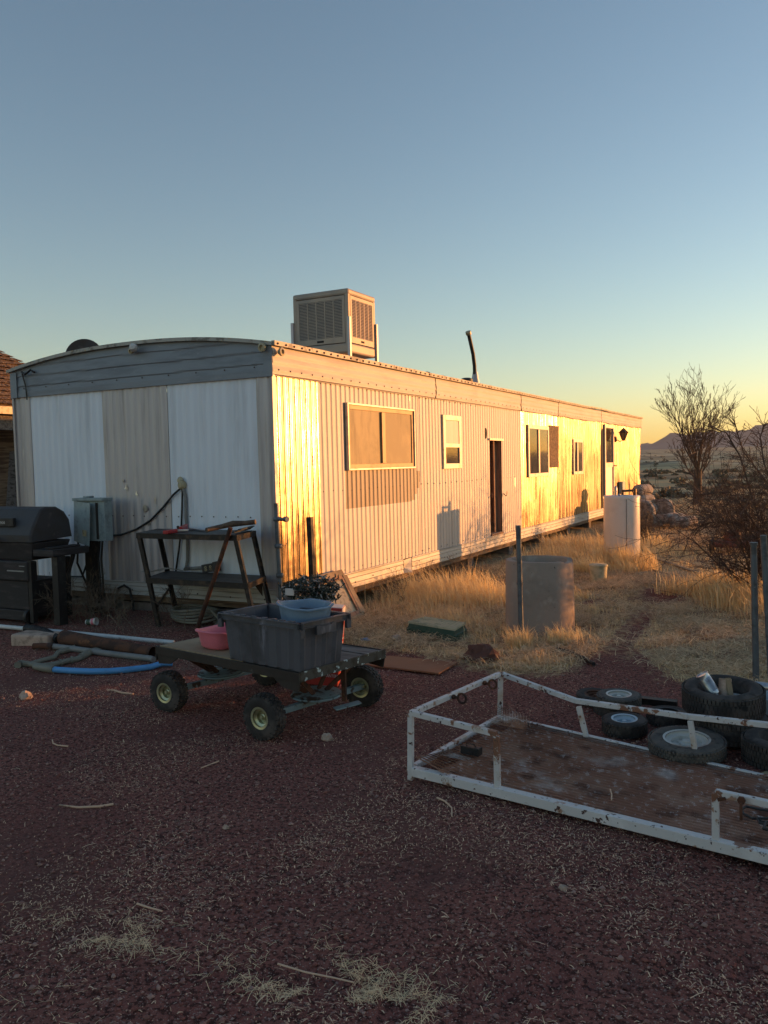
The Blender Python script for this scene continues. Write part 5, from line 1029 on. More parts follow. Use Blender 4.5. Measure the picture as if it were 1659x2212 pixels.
# expanded metal: a real lattice of strands over a thin backing of packed dirt
mb = MB(); N1, N2 = 190, 60
def mp_(u, v):
    a = fb(.03+2.2*u, 0); b = bb(.03+2.24*u, 0); p = a.lerp(b, v); cor = max(0, .12-u)*max(0, .35-v)*1.6
    return Vector((p.x, p.y, .048-.022*v+.010*float(fbm(p.x*2, p.y*2, 2))+cor+(.10*max(0, .08-u)/.08*max(0, v-.86)/.14)))
for i in range(N1):
    for j in range(N2):
        if (i+j) % 2 == 0 and not (i < 9 and j > 40 and random.random() < .3):
            if j < N2-1 and i < N1-1:
                c_ = [mp_(i/N1, (j+.5)/N2), mp_((i+.5)/N1, j/N2), mp_((i+1)/N1, (j+.5)/N2), mp_((i+.5)/N1, (j+1)/N2)]
for i in range(N1):      # zig-zag strands across the short side
    for s_ in (0, 1):
        pts = []
        for j in range(N2+1):
            o = (j+s_) % 2
            if o == 0: pts.append(mp_(min(1, (i+.06)/N1), j/N2))
            else: pts.append(mp_(min(1, (i+.5)/N1), j/N2))
        if s_: pts = [mp_(min(1, (i+(.94 if (j % 2) else .56))/N1), j/N2) for j in range(N2+1)]
        V_ = []; w = .0018
        for p in pts: V_ += [(p.x-w, p.y, p.z), (p.x+w, p.y, p.z+.004)]
        mb.add(V_, [(2*k, 2*k+1, 2*k+3, 2*k+2) for k in range(len(pts)-1)])
mb.build('mesh_floor', M['expmesh'], rk)
mb = MB(); mb.grid(lambda u, v: mp_(u, v)-Vector((0, 0, .006)), list(np.linspace(.02, 1, 70)), list(np.linspace(.0, .94, 36)), skip=lambda u, v: (u < .06 and v < .25) or (u < .05 and v > .75)); mb.build('rusted_backing', M['expmesh'], rk, smooth_=True)
mb = MB()       # frayed wire cloth at the back corner
for k in range(12): a = BLg+bk*.02*k+Vector((0, -.02, .05)); mb.tube([Z3(a, .11-.004*k), Z3(a+bk*.05+Vector((0, -.12, 0)), .05)], .0018, 3); mb.tube([Z3(BLg+Vector((-.02, -.015*k, 0)), .10-.006*k), Z3(BLg+bk*.24+Vector((0, -.015*k-.03, 0)), .055)], .0018, 3)
mb.build('frayed_mesh', M['expmesh'], rk)
def eye(nm, p, d, m='rust'):
    mb = MB(); d = d.normalized(); mb.tube([p, p+d*.035], .008, 8); c_ = p+d*.062; up_ = Vector((0, 0, 1)); pts = [c_+d*(.026*math.cos(t))+up_*(.026*math.sin(t)) for t in np.linspace(0, 2*math.pi, 17)]; mb.tube(pts, .0065, 6, caps=False); mb.lathe([(0, 0), (.014, 0), (.014, .012), (0, .012)], T(p+d*.004) @ d.to_track_quat('Z', 'Y').to_matrix().to_4x4(), 6); mb.build(nm, M[m], rk)
for t in (.38, .74): eye('eye_bolt', FLt.lerp(BLt, t)+Vector((.018, 0, -.0)), Vector((1, -.15, 0)))
p = rp+ff*.10+Vector((0, -.02, 0)); mb = MB(); mb.tube([p+Vector((0, 0, .0)), p+Vector((0, -.02, -.01)), p+Vector((.0, -.025, -.05)), p+Vector((0, -.01, -.075))], .006, 6); mb.lathe([(0, 0), (.016, 0), (.016, .012), (0, .012)], T(p) @ rot('X', 90), 6); mb.build('hook', M['rust'], rk)
p = rp+Vector((.01, -.022, -.02)); mb = MB(); mb.bar(p, p+Vector((.03, 0, .01)), .012); mb.build('bolt', M['rust'], rk)
mb = MB(); q = on_z(1018, 1627, .06); bxl = thing('black_latch_box', q, 'small black box with a wire handle lying on the mesh floor of the rack', 'box')
mx = T(q) @ rot('Z', -8); mb.box((-.055, -.022, -.004), (.055, .025, .038), mx); mb.box((-.02, -.026, .0), (.02, -.021, .02), mx); mb.build('case', M['black'], bxl, bev=.008)
mb = MB(); mb.tube([mx @ Vector(p) for p in ((-.026, 0, .036), (-.026, -.006, .052), (.026, -.006, .052), (.026, 0, .036))], .003, 5); mb.build('handle', M['steelblk'], bxl)
mb = MB(); a = on_z(1318, 1705, .055); b = on_z(1321, 1728, .055); mb.tube([a, a.lerp(b, .5)+Vector((.004, 0, .003)), b], .0035, 5); solo(mb, 'dry_stem', M['stick'], 'single pale stem lying on the mesh floor of the rack', 'stem')
mb = MB(); pts = [on_z(a, b, .07) for a, b in ((1665, 1768), (1625, 1768), (1606, 1758), (1602, 1748), (1612, 1742), (1640, 1748), (1668, 1752))]; mb.tube(pts, .006, 6); mb.tube([on_z(a, b, .075) for a, b in ((1672, 1776), (1646, 1775), (1635, 1768), (1640, 1777), (1672, 1786))], .006, 6); mb.tube([on_z(a, b, .08) for a, b in ((1672, 1796), (1650, 1790), (1655, 1776))], .007, 6); solo(mb, 'bungee_cord', M['black'], 'dark hooked cord on the mesh floor at the right edge of the picture', 'cord', smooth_=True)

# ------------------------------------------------------------------ tyres and scrap
def flat_tyre(name, c, Rt, wt, mt, mr, lb, tilt=0, az=0, rimr=.55, grp=None, rim=True):
    root = thing(name, (0, 0, 0), lb, 'tyre', grp); tyre_parts(root, Rt, wt, mt, mr, False, rimr)
    if not rim:
        for ch in list(root.children):
            if ch.name.startswith('rim'): bpy.data.objects.remove(ch)
    t = [ch for ch in root.children if ch.name.startswith('tyre')][0]; me = t.data
    # tread blocks
    mb = MB(); n = int(2*math.pi*Rt/.022)
    for k in range(n):
        for row in (-.3, -.1, .1, .3): a = 2*math.pi*(k+(.5 if row in (-.1, .3) else 0))/n; mb.box((wt*row-wt*.08, -.008, Rt*.985-.004), (wt*row+wt*.08, .008, Rt*.99+.004), Matrix.Rotation(a, 4, 'X'))
    mb.build('tread', mt, t)
    root.rotation_euler = (Matrix.Rotation(R(az), 3, 'Z') @ Matrix.Rotation(R(tilt), 3, 'X') @ Matrix.Rotation(R(90), 3, 'Y')).to_euler(); root.location = c; return root
def above(px, py, z): p = on_z(px, py, z); return p
flat_tyre('trailer_wheel', above(1478, 1622, .06)+Vector((0, .10, 0)), .20, .085, M['rubberg'], M['rimwhite'], 'trailer wheel with a white steel rim lying flat behind the rack', 4, 0, .56)
flat_tyre('small_wheel', above(1349, 1566, .05), .128, .09, M['rubber'], M['palebl'], 'small black wheel with a pale blue rim lying flat, nearest the bent rail', 3, 0, .5)
flat_tyre('small_wheel', above(1337, 1510, .10), .135, .075, M['rubberg'], M['rimwhite'], 'small wheel on top of another at the back of the scrap pile', 2, 0, .5)
flat_tyre('small_wheel', above(1337, 1528, .035)+Vector((-.02, .0, 0)), .14, .075, M['rubber'], M['rust'], 'small dark wheel lying under another small wheel', 0, 0, .5)
flat_tyre('small_wheel', above(1286, 1507, .05), .12, .06, M['rubber'], M['rust'], 'dark thin wheel half under the two stacked small wheels', 6, 40, .5)
flat_tyre('small_wheel', above(1443, 1548, .04), .125, .08, M['rubber'], M['black'], 'black wheel lying flat just left of the tall tyre stack', 0, 0, .5)
tc_ = above(1571, 1585, .06)+Vector((.0, .10, 0)); tc_.z = .08
flat_tyre('fat_tyre', tc_+Vector((.01, .0, 0)), .205, .15, M['rubber'], M['rimwhite'], 'lower fat tyre of the tall two-tyre stack', 0, 0, .58, rim=False)
tt = tc_+Vector((-.03, -.01, .158)); flat_tyre('fat_tyre', tt, .222, .155, M['rubber'], M['rimwhite'], 'upper fat tyre of the stack, with cans dropped inside', 5, 0, .62, rim=False)
flat_tyre('fat_tyre', above(1700, 1620, .07), .22, .15, M['rubber'], M['rimwhite'], 'black tyre cut off by the right edge behind the rack', 0, 0, .58, rim=False)
mb = MB(); mb.lathe([(0, 0), (.09, 0), (.10, .012), (.05, .02), (0, .022)], T(tt+Vector((.05, .02, -.01))), 24); solo(mb, 'white_hubcap', M['whiteplastic'], 'white disc lying inside the upper fat tyre', 'disc', smooth_=True)
def can(name, a, b, r_, m, lb, ribs=True, cat='can'):
    mb = MB(); d = b-a; L = d.length; q = T(a) @ d.to_track_quat('Z', 'Y').to_matrix().to_4x4(); n = 26; pr = [(0, .002), (r_*.93, .002), (r_, 0), (r_, .006)]
    for k in range(n): t = .14+.72*k/n; pr.append((r_-(.0014 if ribs and k % 2 else 0), L*t))
    pr += [(r_, L-.006), (r_*1.01, L), (r_*.93, L), (r_*.9, L-.005), (0, L-.005)]; mb.lathe(pr, q, 24); return solo(mb, name, m, lb, cat, smooth_=True, sharp=30)
a = tt+Vector((-.045, -.05, .035)); b = a+(xc_w := Vector((xc.x, yc.x, zc.x)))*-.07+Vector((0, .02, .105)); can('tin_can', a, b, .036, M['duct'], 'ribbed silver tin can tilted in the upper fat tyre')
a = tt+Vector((.01, -.01, .0)); can('rusty_can', a, a+Vector((.0, .02, .11)), .034, M['stone'], 'dull grey can standing behind the silver can in the tyre', False)
mb = MB(); a = tt+Vector((.045, -.04, .02)); mb.bar(a, a+Vector((-.02, .03, .10)), .03, .012); solo(mb, 'torn_label_scrap', M['ply'], 'scrap of torn printed card in the upper fat tyre', 'scrap')
a = above(1601, 1484, .10)+Vector((0, .05, 0)); b = a+Vector((xc.x, yc.x, 0)).normalized()*.42+Vector((0, 0, -.05)); mb = MB(); mb.tube([a, a.lerp(b, .02), a.lerp(b, .5), b], [.03, .034, .033, .033], 20); solo(mb, 'metal_tube', M['duct'], 'shiny galvanized tube lying behind the tall tyre stack', 'tube', smooth_=True, sharp=60)
q = above(1665, 1558, .04); bk_ = thing('pale_bucket', q, 'pale blue plastic bucket between the tyres at the right edge', 'bucket'); mb = MB(); mb.lathe([(0, 0), (.085, 0), (.10, .14), (.106, .142), (.106, .155), (.095, .155), (.08, .01), (0, .01)], T(q), 28); mb.build('pail', M['palebl'], bk_, smooth_=True, sharp=50)
a = G(1381, 1513, .02); b = G(1463, 1522, .02); mb = MB(); mb.bar(a, b, .05, .04); mb.bar(a+Vector((0, 0, .022)), b+Vector((0, 0, .022)), .06, .005); solo(mb, 'channel_bar', M['steelblk'], 'short black steel channel between the small wheels and the tyre stack', 'bar')
mb = MB(); c = G(1640, 1674, .01); mb.prism([(0, 0), (.12, -.02), (.13, .05), (.02, .06)], .006, T(c) @ rot('Z', -8)); solo(mb, 'card_scrap', M['ceramic'], 'pale scrap of card beside the right end of the mesh floor', 'scrap')
mb = MB(); c = G(1488, 1640, .008); 

# ------------------------------------------------------------------ pipes in the left corner
def D2(x, y): return x*.1953, 1026.1+y*.1953
def run(P_, z): return [G(*D2(a, b), z) for a, b in P_]
def pipe(name, pts, r_, m, lb, cat='pipe', n=14, group=None, fn=None, **k):
    mb = MB(); rs = r_; mb.tube(pts, rs, n)
    if fn: fn(mb, pts)
    return solo(mb, name, m, lb, cat, group, smooth_=True, **k)
pipe('white_pipe', [G(-60, 1348, .03), G(0, 1353, .03), G(97.6, 1362, .03), G(200, 1371.5, .03), G(324, 1383.5, .03), G(376, 1388, .03)], .021, M['pvc'], 'long straight white pipe lying across the left corner')
pts = [G(56, 1357, .07), G(75, 1359, .08), G(95, 1364, .07), G(117, 1375, .05), G(126, 1382, .04)]; P2_ = []
for i in range(60): t = i/59*4; k = min(3, int(t)); P2_.append(pts[k].lerp(pts[k+1], t-k))
mb = MB(); mb.tube(P2_, [.034+.005*(i % 2) for i in range(60)], 14); solo(mb, 'corrugated_pipe', M['black'], 'short black corrugated pipe resting on the concrete block', 'pipe')
a = G(136, 1377, .06); b = G(330, 1410, .05); mb = MB(); d = (b-a).normalized()
mb.tube([a, a+d*.01, b], [.066, .07, .05], 18, caps=False); mb.tube([a+d*.004, b], [.058, .045], 18, caps=False); solo(mb, 'rusty_pipe', M['rust'], 'fat rusty pipe with its open end facing left', 'pipe', smooth_=True)
c = G(70, 1392); rock_m = MB(); mx = T((c.x, c.y+.05, c.z)) @ rot('Z', 12); rock_m.box((-.20, -.11, -.02), (.20, .11, .10), mx); solo(rock_m, 'concrete_block', M['stone'], 'chipped pale concrete block under the black corrugated pipe', 'block', bev=.02)
pipe('grey_pipe', run([(590, 1895), (830, 1925), (1200, 1975), (1659, 2030)], .03)+[G(332, 1425, .03)], .026, M['pvcg'], 'thick grey pipe running right towards the wagon')
pipe('rusty_pipe', run([(370, 1895), (480, 1890), (585, 1902)], .03), .028, M['rust'], 'short rusty pipe end beside the concrete block')
pipe('pipe_fitting', run([(195, 2105), (230, 2085), (340, 2090), (480, 2045), (600, 2015), (640, 1965), (720, 1940), (830, 1915)], .025), [.03, .032, .022, .02, .02, .022, .024, .030], M['hose'], 'crooked dirty pipe branch reaching furthest left', 'pipe')
def clamps(mb, pts):
    for t in (.35, .45, .55, .65):
        i = int(t*(len(pts)-1)); p = pts[i].lerp(pts[i+1], .5); mb.lathe([(.032, -.01), (.034, 0), (.032, .01)], T(p) @ (pts[i+1]-pts[i]).to_track_quat('Z', 'Y').to_matrix().to_4x4(), 10)
pipe('clamped_pipe', run([(330, 2095), (470, 2110), (600, 2095), (730, 2060), (860, 2035), (930, 1995), (1000, 1960), (1060, 1945), (1110, 1950)], .025), [.02, .022, .024, .022, .024, .032, .032, .03, .024], M['hose'], 'dirty pipe branch wrapped with clamps above the blue pipe', 'pipe', fn=clamps)
pipe('pipe_fitting', run([(380, 2120), (480, 2135), (600, 2150)], .03), [.022, .030, .032], M['hose'], 'muddy fitting at the left end of the blue pipe', 'pipe')
pipe('blue_pipe', run([(598, 2152), (800, 2165), (1000, 2172), (1200, 2170), (1400, 2155), (1659, 2125)], .028)+[G(348, 1434, .03), G(360, 1432.5, .035), G(373, 1433, .03)], .0245, M['pvcb'], 'bright blue pipe curving across the red ground')
q = G(198, 1352); mb = MB(); mxx = T(q+Vector((0, 0, .04))) @ rot('Z', 15) @ rot('Y', 84); mb.lathe([(0, -.055), (.026, -.055), (.036, .055), (.038, .057), (.034, .055), (.024, -.05), (0, -.05)], mxx, 20)
cup = thing('plastic_cup', q, 'crushed printed plastic cup lying on its side in the weeds', 'cup'); mb.build('cup', M['whiteplastic'], cup, smooth_=True, sharp=50)
mb = MB(); mb.lathe([(.0275, -.045), (.0325, .0)], mxx, 20); mb.build('green_print', M['greenbox'], cup, smooth_=True); mb = MB(); mb.lathe([(.0328, .01), (.0352, .035)], mxx, 20); mb.build('pink_print', M['pink'], cup, smooth_=True)
c = G(785, 1385); rock('blue_rag', G(790, 1384), (.05, .03, .02), M['pvcb'], 'crumpled scrap of blue plastic in the straw right of the tote', 'scrap', 7)
rock('plastic_scrap', G(856, 1384), (.05, .04, .045), M['stone'], 'crumpled pale scrap in the straw left of the valve box', 'scrap', 9)
# little things on the red yard
for k, (px, py, s_, lb) in enumerate(((706, 1598, .028, 'pale round stone on the red yard below the wagon'), (56, 1510, .04, 'flat pale stone at the left edge of the red yard'), (1216, 1922, .014, 'small grey pebble low on the yard below the rack'), (488, 1790, .012, 'tiny white pebble left of centre on the yard'), (1080, 1715, .012, 'pebble beside the front rail of the rack'), (1640, 1688, .02, 'small dark stone near the right end of the rack'))):
    rock('stone', G(px, py), (s_*1.3, s_, s_), M['stone'], lb, 'stone', k+20)
def stick(P_, r_, lb, m='stick', nm='stick'):
    pts = [G(a, b, .008) for a, b in P_]; mb = MB(); mb.tube(pts, [r_*(1-.35*i/len(pts)) for i in range(len(pts))], 6); solo(mb, nm, M[m], lb, nm, smooth_=True)
stick([(245, 1737), (215, 1742), (170, 1744), (128, 1739)], .006, 'long pale stick lying on the left of the red yard')
stick([(268, 1603), (266, 1598)], .004, 'tiny upright stick end on the red yard')
stick([(147, 1612), (125, 1610), (115, 1606), (113, 1598)], .005, 'small forked pale twig on the left of the yard')
stick([(473, 1644), (452, 1652), (434, 1659)], .004, 'thin pale stick below the small front wheel')
stick([(944, 1723), (962, 1731), (976, 1745), (976, 1763)], .0045, 'curved pale stem below the front rail of the rack')
stick([(600, 2082), (660, 2100), (720, 2112), (764, 2122)], .0032, 'long thin stick across the straw wisp at the bottom')
stick([(296, 1952), (320, 1960), (350, 1968)], .004, 'short brown stick beside the left straw wisp')
stick([(232, 1492), (246, 1491), (262, 1496), (288, 1499)], .008, 'pale feather-shaped stick on the yard left of the wheel')
stick([(1250, 1400), (1258, 1402)], .004, 'stub of stick on the cinder path')

# ------------------------------------------------------------------ bare tree and bushes
def branch(mb, p, d, L, r_, lev, P_):
    n = 4 if lev > 1 else 5; pts = [p.copy()]; rs = [r_]; q = p.copy(); dd = d.copy()
    for k in range(n):
        dd = (dd+Vector((random.gauss(0, P_['w']), random.gauss(0, P_['w']), random.gauss(0, P_['w'])+P_['up']))).normalized(); q = q+dd*(L/n); pts.append(q.copy()); rs.append(max(P_['rmin'], r_*(1-P_['tap']*(k+1)/n)))
    mb.tube(pts, rs, 8 if lev == 0 else (5 if lev == 1 else 3), caps=lev < 1)
    if lev >= P_['lev']: return
    for k in range(P_['n'][lev]):
        t = random.uniform(P_['t0'][lev], 1.0); i = min(n-1, int(t*n)); f = t*n-i; b = pts[i].lerp(pts[i+1], f); base = (pts[i+1]-pts[i]).normalized()
        a = Vector((random.gauss(0, 1), random.gauss(0, 1), random.gauss(0, 1))); a = (a-base*a.dot(base)).normalized(); sp = R(random.uniform(*P_['ang'])); nd = (base*math.cos(sp)+a*math.sin(sp)).normalized()
        branch(mb, b, nd, L*random.uniform(*P_['len']), max(P_['rmin'], rs[i]*.55), lev+1, P_)
tb_ = G(1507, 1092); tr = thing('bare_tree', tb_, 'bare vase-shaped tree standing beyond the right end of the home', 'tree')
sc = tb_.y/28.0*1.0; kk = Vector((tb_.x, tb_.y)).length/28.0
mb = MB(); mb.tube([tb_-Vector((0, 0, .1)), tb_+Vector((.0, 0, .55*kk)), tb_+Vector((.01, 0, 1.15*kk))], [.17*kk, .13*kk, .12*kk], 10); mb.build('trunk', M['bark'], tr, smooth_=True)
mb = MB(); PT = dict(w=.07, up=.095, rmin=.0046*kk, tap=.8, lev=3, n=(10, 6, 3), t0=(.2, .2, .15), ang=(16, 42), len=(.28, .50))
for k in range(11):
    az = 2*math.pi*k/11+random.uniform(-.2, .2); tl = (.15, .45, .7, .9, 1.05)[k % 5]+random.uniform(-.06, .06); st = tb_+Vector((0, 0, random.uniform(.7, 1.15)*kk)); d = Vector((math.cos(az)*math.sin(tl), math.sin(az)*math.sin(tl), math.cos(tl)))
    branch(mb, st, d, random.uniform(1.95, 2.2)*kk*(1.12-.26*tl), .032*kk, 0, PT)
mb.build('branches', M['bark'], tr)
def bush(c, hgt, spread, stems, lb, m='barkr', nm='bare_shrub', rad=.009, n=(10, 6), label_group=None):
    root = thing(nm, c, lb, 'shrub', label_group); mb = MB(); PB = dict(w=.16, up=-.015, rmin=.0022, tap=.8, lev=2, n=n, t0=(.15, .1), ang=(25, 70), len=(.35, .6))
    for k in range(stems):
        az = random.uniform(0, 2*math.pi); tl = random.uniform(.05, .95)*spread; d = Vector((math.cos(az)*math.sin(tl), math.sin(az)*math.sin(tl), math.cos(tl))); branch(mb, Vector(c)+Vector((random.gauss(0, .12), random.gauss(0, .12), -.05)), d, hgt*random.uniform(.6, 1.1), rad*random.uniform(.7, 1.4), 0, PB)
    mb.build('twigs', M[m], root); return root
b0 = G(1620, 1300); 
bs = bush(b0+Vector((.22, .35, 0)), 1.5, .85, 44, 'big bare reddish shrub behind the two pipe posts')
mb = MB(); PA = dict(w=.08, up=0, rmin=.0025, tap=.6, lev=1, n=(16,), t0=(.1,), ang=(25, 70), len=(.12, .3))
Yb = b0.y+.4
for Pp in (((1640, 1120), (1620, 1060), (1598, 985), (1570, 935), (1540, 925), (1515, 950), (1500, 985)), ((1650, 1180), (1610, 1140), (1570, 1125), (1530, 1130), (1495, 1145)), ((1650, 1160), (1600, 1090), (1570, 1064), (1530, 1066), (1498, 1076)), ((1700, 1100), (1640, 1020), (1605, 975), (1592, 935), (1588, 915)), ((1690, 1110), (1650, 1000), (1642, 945), (1652, 915)), ((1660, 1230), (1600, 1170), (1550, 1110), (1515, 1105)), ((1650, 1240), (1590, 1220), (1545, 1200)), ((1640, 1280), (1580, 1240), (1530, 1175))):
    pts = [on_y(a, b, Yb+random.uniform(-.1, .2)*0) for a, b in Pp]; pts = [p+Vector((0, random.uniform(-.05, .05), 0)) for p in pts]; mb.tube(pts, [.010*(1-.6*i/len(pts)) for i in range(len(pts))], 5)
    for i in range(len(pts)-1):
        for k in range(9):
            p = pts[i].lerp(pts[i+1], random.random()); d0 = (pts[i+1]-pts[i]).normalized(); a = Vector((random.gauss(0, 1), random.gauss(0, 1), random.gauss(0, 1))).normalized(); branch(mb, p, (d0+a*.9).normalized(), random.uniform(.12, .34), .004, 1, dict(PA, lev=2, n=(0, 4), t0=(.1, .1)))
mb.build('arching_branches', M['barkr'], bs)
bush(G(1600, 1180), 1.3, 1.1, 22, 'bare tangled shrub around the red mower', n=(9, 5))
bush(G(1420, 1162)+Vector((-.3, -.5, 0)), .55, 1.2, 26, 'low dead tumbleweed heaped against the armchair', 'weed', 'dead_weed', .005, (8, 6))
bush(G(1345, 1160)+Vector((.0, 1.5, 0)), .6, 1.0, 20, 'low dead weed under the far end of the home', 'weed', 'dead_weed', .005, (8, 6))
# leafy blockers added out of view at the right, sized to shade the yard
def leafy(c, rx, rz, nleaf, lb, seed):
    r2 = np.random.default_rng(seed); ncl = 60; u = r2.normal(size=(ncl, 3)); u /= np.linalg.norm(u, axis=1)[:, None]; rad = r2.random(ncl)**.4
    cc = u*rad[:, None]*np.array([rx, rx, rz*.5])+np.array([0, 0, rz*.52]); ci = r2.integers(0, ncl, nleaf); p = cc[ci]+r2.normal(size=(nleaf, 3))*np.array([.13, .13, .11])*rx; p[:, 2] = np.abs(p[:, 2])
    a = r2.normal(size=(nleaf, 3)); a /= np.linalg.norm(a, axis=1)[:, None]; b = np.cross(a, r2.normal(size=(nleaf, 3))); b /= np.linalg.norm(b, axis=1)[:, None]; s_ = r2.uniform(.03, .06, nleaf)[:, None]
    Vv = np.stack([p-a*s_-b*s_*.5, p+a*s_-b*s_*.5, p+a*s_+b*s_*.5, p-a*s_+b*s_*.5], 1).reshape(-1, 3); root = thing('shade_blocker', c, lb, 'shrub', 'added shade blockers beyond the right edge')
    o = fast('foliage', Vv, np.arange(nleaf*4).reshape(-1, 4), M['leaf']); o.parent = root; mb = MB()
    for k in range(7): d = Vector(tuple(r2.normal(size=3)*[.4, .4, .1]))+Vector((0, 0, 1)); mb.tube([Vector(c)+Vector((0, 0, -.1)), Vector(c)+d*rz*.6], [.05, .015], 6)
    mb.build('stems', M['bark'], root); return root
pu, pt = Vector((.743, -.669, 0)), Vector((.669, .743, 0))
SH = [(-5.15, 9.3, .62, 1.15), (-4.1, 9.4, .85, 1.4), (-2.8, 9.0, .95, 1.4), (-1.4, 8.6, .95, 1.05), (0.1, 8.6, 1.0, .85), (1.6, 8.6, 1.0, .8), (3.1, 8.8, 1.0, .8), (4.6, 9, 1.0, .8)]
for k, (u, t, rx, rz) in enumerate(SH):
    c = pu*u+pt*t; leafy((c.x, c.y, gz(c.x, c.y)), rx, rz, int(5200*rx*rz), 'leafy shrub added out of view past the right edge to shade the yard', 40+k)
# ------------------------------------------------------------------ ground cover (real blades, chips and stones)
def blades(name, m, xs, ys, hs, lean, wid, tint, az=None, label=None, cat=None, flat=False, z0=None, bend=1.0):
    n = len(xs); az = rng.random(n)*2*np.pi if az is None else az; z0 = GZ(xs, ys) if z0 is None else z0
    dx, dy = np.cos(az), np.sin(az); fx = rng.random(n)*2*np.pi; sx, sy = np.cos(fx)*wid, np.sin(fx)*wid
    ll = lean; up = np.sqrt(np.clip(1-(ll*.7)**2, .02, 1))
    base = np.stack([xs, ys, z0-.01], 1); S_ = np.stack([sx, sy, np.zeros(n)], 1); H_ = hs[:, None]
    D = np.stack([dx, dy, np.zeros(n)], 1)
    m1 = base+H_*.5*(D*(ll*.35)[:, None]+np.array([0, 0, 1])*up[:, None]); tip = base+H_*(D*(ll*.95)[:, None]+np.array([0, 0, 1])*(up*np.clip(1-ll*.45*bend, .05, 1))[:, None])
    Vv = np.stack([base-S_, base+S_, m1+S_*.8, m1-S_*.8, tip+S_*.15, tip-S_*.15], 1).reshape(-1, 3); i = np.arange(n)[:, None]*6
    Fv = np.concatenate([i+np.array([0, 1, 2, 3]), i+np.array([3, 2, 4, 5])], 0)
    o = fast(name, Vv, Fv, m, np.repeat(tint, 6)); return tag(o, label, cat, kind='stuff')
def samp(n, mask, x0, x1, y0, y1, wedge=True):
    X = []; Y = []; c = 0
    while c < n:
        x = rng.uniform(x0, x1, n*2); y = rng.uniform(y0, y1, n*2); ok = rng.random(n*2) < mask(x, y)
        if wedge: a = np.degrees(np.arctan2(x, y)); ok &= (a > -60) & (a < 6)
        X.append(x[ok]); Y.append(y[ok]); c += ok.sum()
        if len(X) > 60: break
    return np.concatenate(X)[:n], np.concatenate(Y)[:n]
def clear(x, y):     # keep the home, ring and tank free
    k = ~((x < XW+.05) & (y > YE) & (x > XL)); k &= np.hypot(x-rc.x, y-rc.y) > ro+.02; k &= np.hypot(x-tx, y-ty) > rt+.01; return k
# tall golden tufts: (photo point of the base, radius m, height m, count)
TU = [(900, 1285, .45, .26, 900), (960, 1290, .55, .36, 2600), (1010, 1290, .5, .42, 3000), (1050, 1300, .4, .32, 1500), (860, 1300, .4, .18, 900), (930, 1320, .5, .18, 1500), (1000, 1350, .4, .14, 1200), (800, 1300, .3, .20, 500),
      (1050, 1370, .35, .13, 900), (1118, 1400, .10, .24, 700), (1100, 1430, .22, .12, 600), (1160, 1430, .22, .09, 500), (1208, 1388, .15, .20, 800), (1245, 1380, .14, .16, 400),
      (1200, 1180, .7, .30, 900), (1240, 1205, .5, .36, 1500), (1275, 1190, .5, .42, 1500), (1260, 1235, .35, .28, 900), (1330, 1222, .22, .42, 1500), (1360, 1225, .22, .40, 1300), (1300, 1235, .25, .30, 900), (1380, 1232, .3, .26, 1200), (1240, 1290, .25, .16, 500), (1265, 1320, .2, .14, 400), (1410, 1190, .5, .2, 800), (1380, 1175, .4, .3, 700),
      (1545, 1290, .35, .32, 2200), (1600, 1300, .4, .36, 2600), (1650, 1320, .4, .34, 1500), (1570, 1265, .35, .28, 1300), (1520, 1275, .2, .2, 500), (1450, 1190, .5, .14, 500), (1130, 1290, .3, .2, 300)]
xs, ys, hs, tn = [], [], [], []
for px, py, r_, h_, n in TU:
    c = on_z(px, py); n = int(n*.66); sc_ = 3 if n > 1500 else 2; sub = rng.normal(size=(9, 2))*r_*.6; k = rng.integers(0, 9, n)
    x = c.x+sub[k, 0]+rng.normal(size=n)*r_*.28; y = c.y+sub[k, 1]+rng.normal(size=n)*r_*.28; xs.append(x); ys.append(y); hs.append(h_*rng.uniform(.45, 1.25, n)); tn.append(rng.random(n))
xs, ys, hs, tn = map(np.concatenate, (xs, ys, hs, tn)); k = clear(xs, ys); xs, ys, hs, tn = xs[k], ys[k], hs[k]*.74*(.5+.9*rng.random(int(k.sum()))**.8), tn[k]
wind = R(200)+2.6*fbm(xs*2.3, ys*2.3, 2)*2+.6*rng.normal(size=len(xs)); blades('tall_grass', M['grass'], xs, ys, hs, rng.uniform(.1, 1.0, len(xs)), np.where(ys > 9, .0046, .0028), tn, wind, 'tall golden dry grass in tufts along the home and round the ring', 'grass')
# short standing grass over the strawed yard and far field
def m1(x, y): return strawmask(x, y)**2*(.25+.75*(fbm(x*1.5, y*1.5, 3) > -.02))*clear(x, y)
x, y = samp(30000, m1, -5, 1.5, 6, 15); n = len(x); blades('short_grass', M['grass'], x, y, rng.uniform(.02, .085, n), rng.uniform(.3, 1.2, n), rng.uniform(.0018, .0034, n), rng.random(n), None, 'short dry grass over the yard behind the rack', 'grass')
def m2(x, y): return (fbm(x*.35, y*.35, 3) > -.05)*clear(x, y)*1.0
x, y = samp(26000, m2, -12, 5, 14, 42); n = len(x); d = np.hypot(x, y); blades('field_grass', M['straw'], x, y, rng.uniform(.05, .2, n), rng.uniform(.2, 1.1, n), d*.00022, rng.random(n), None, 'low dry grass of the open field beyond the home', 'grass')
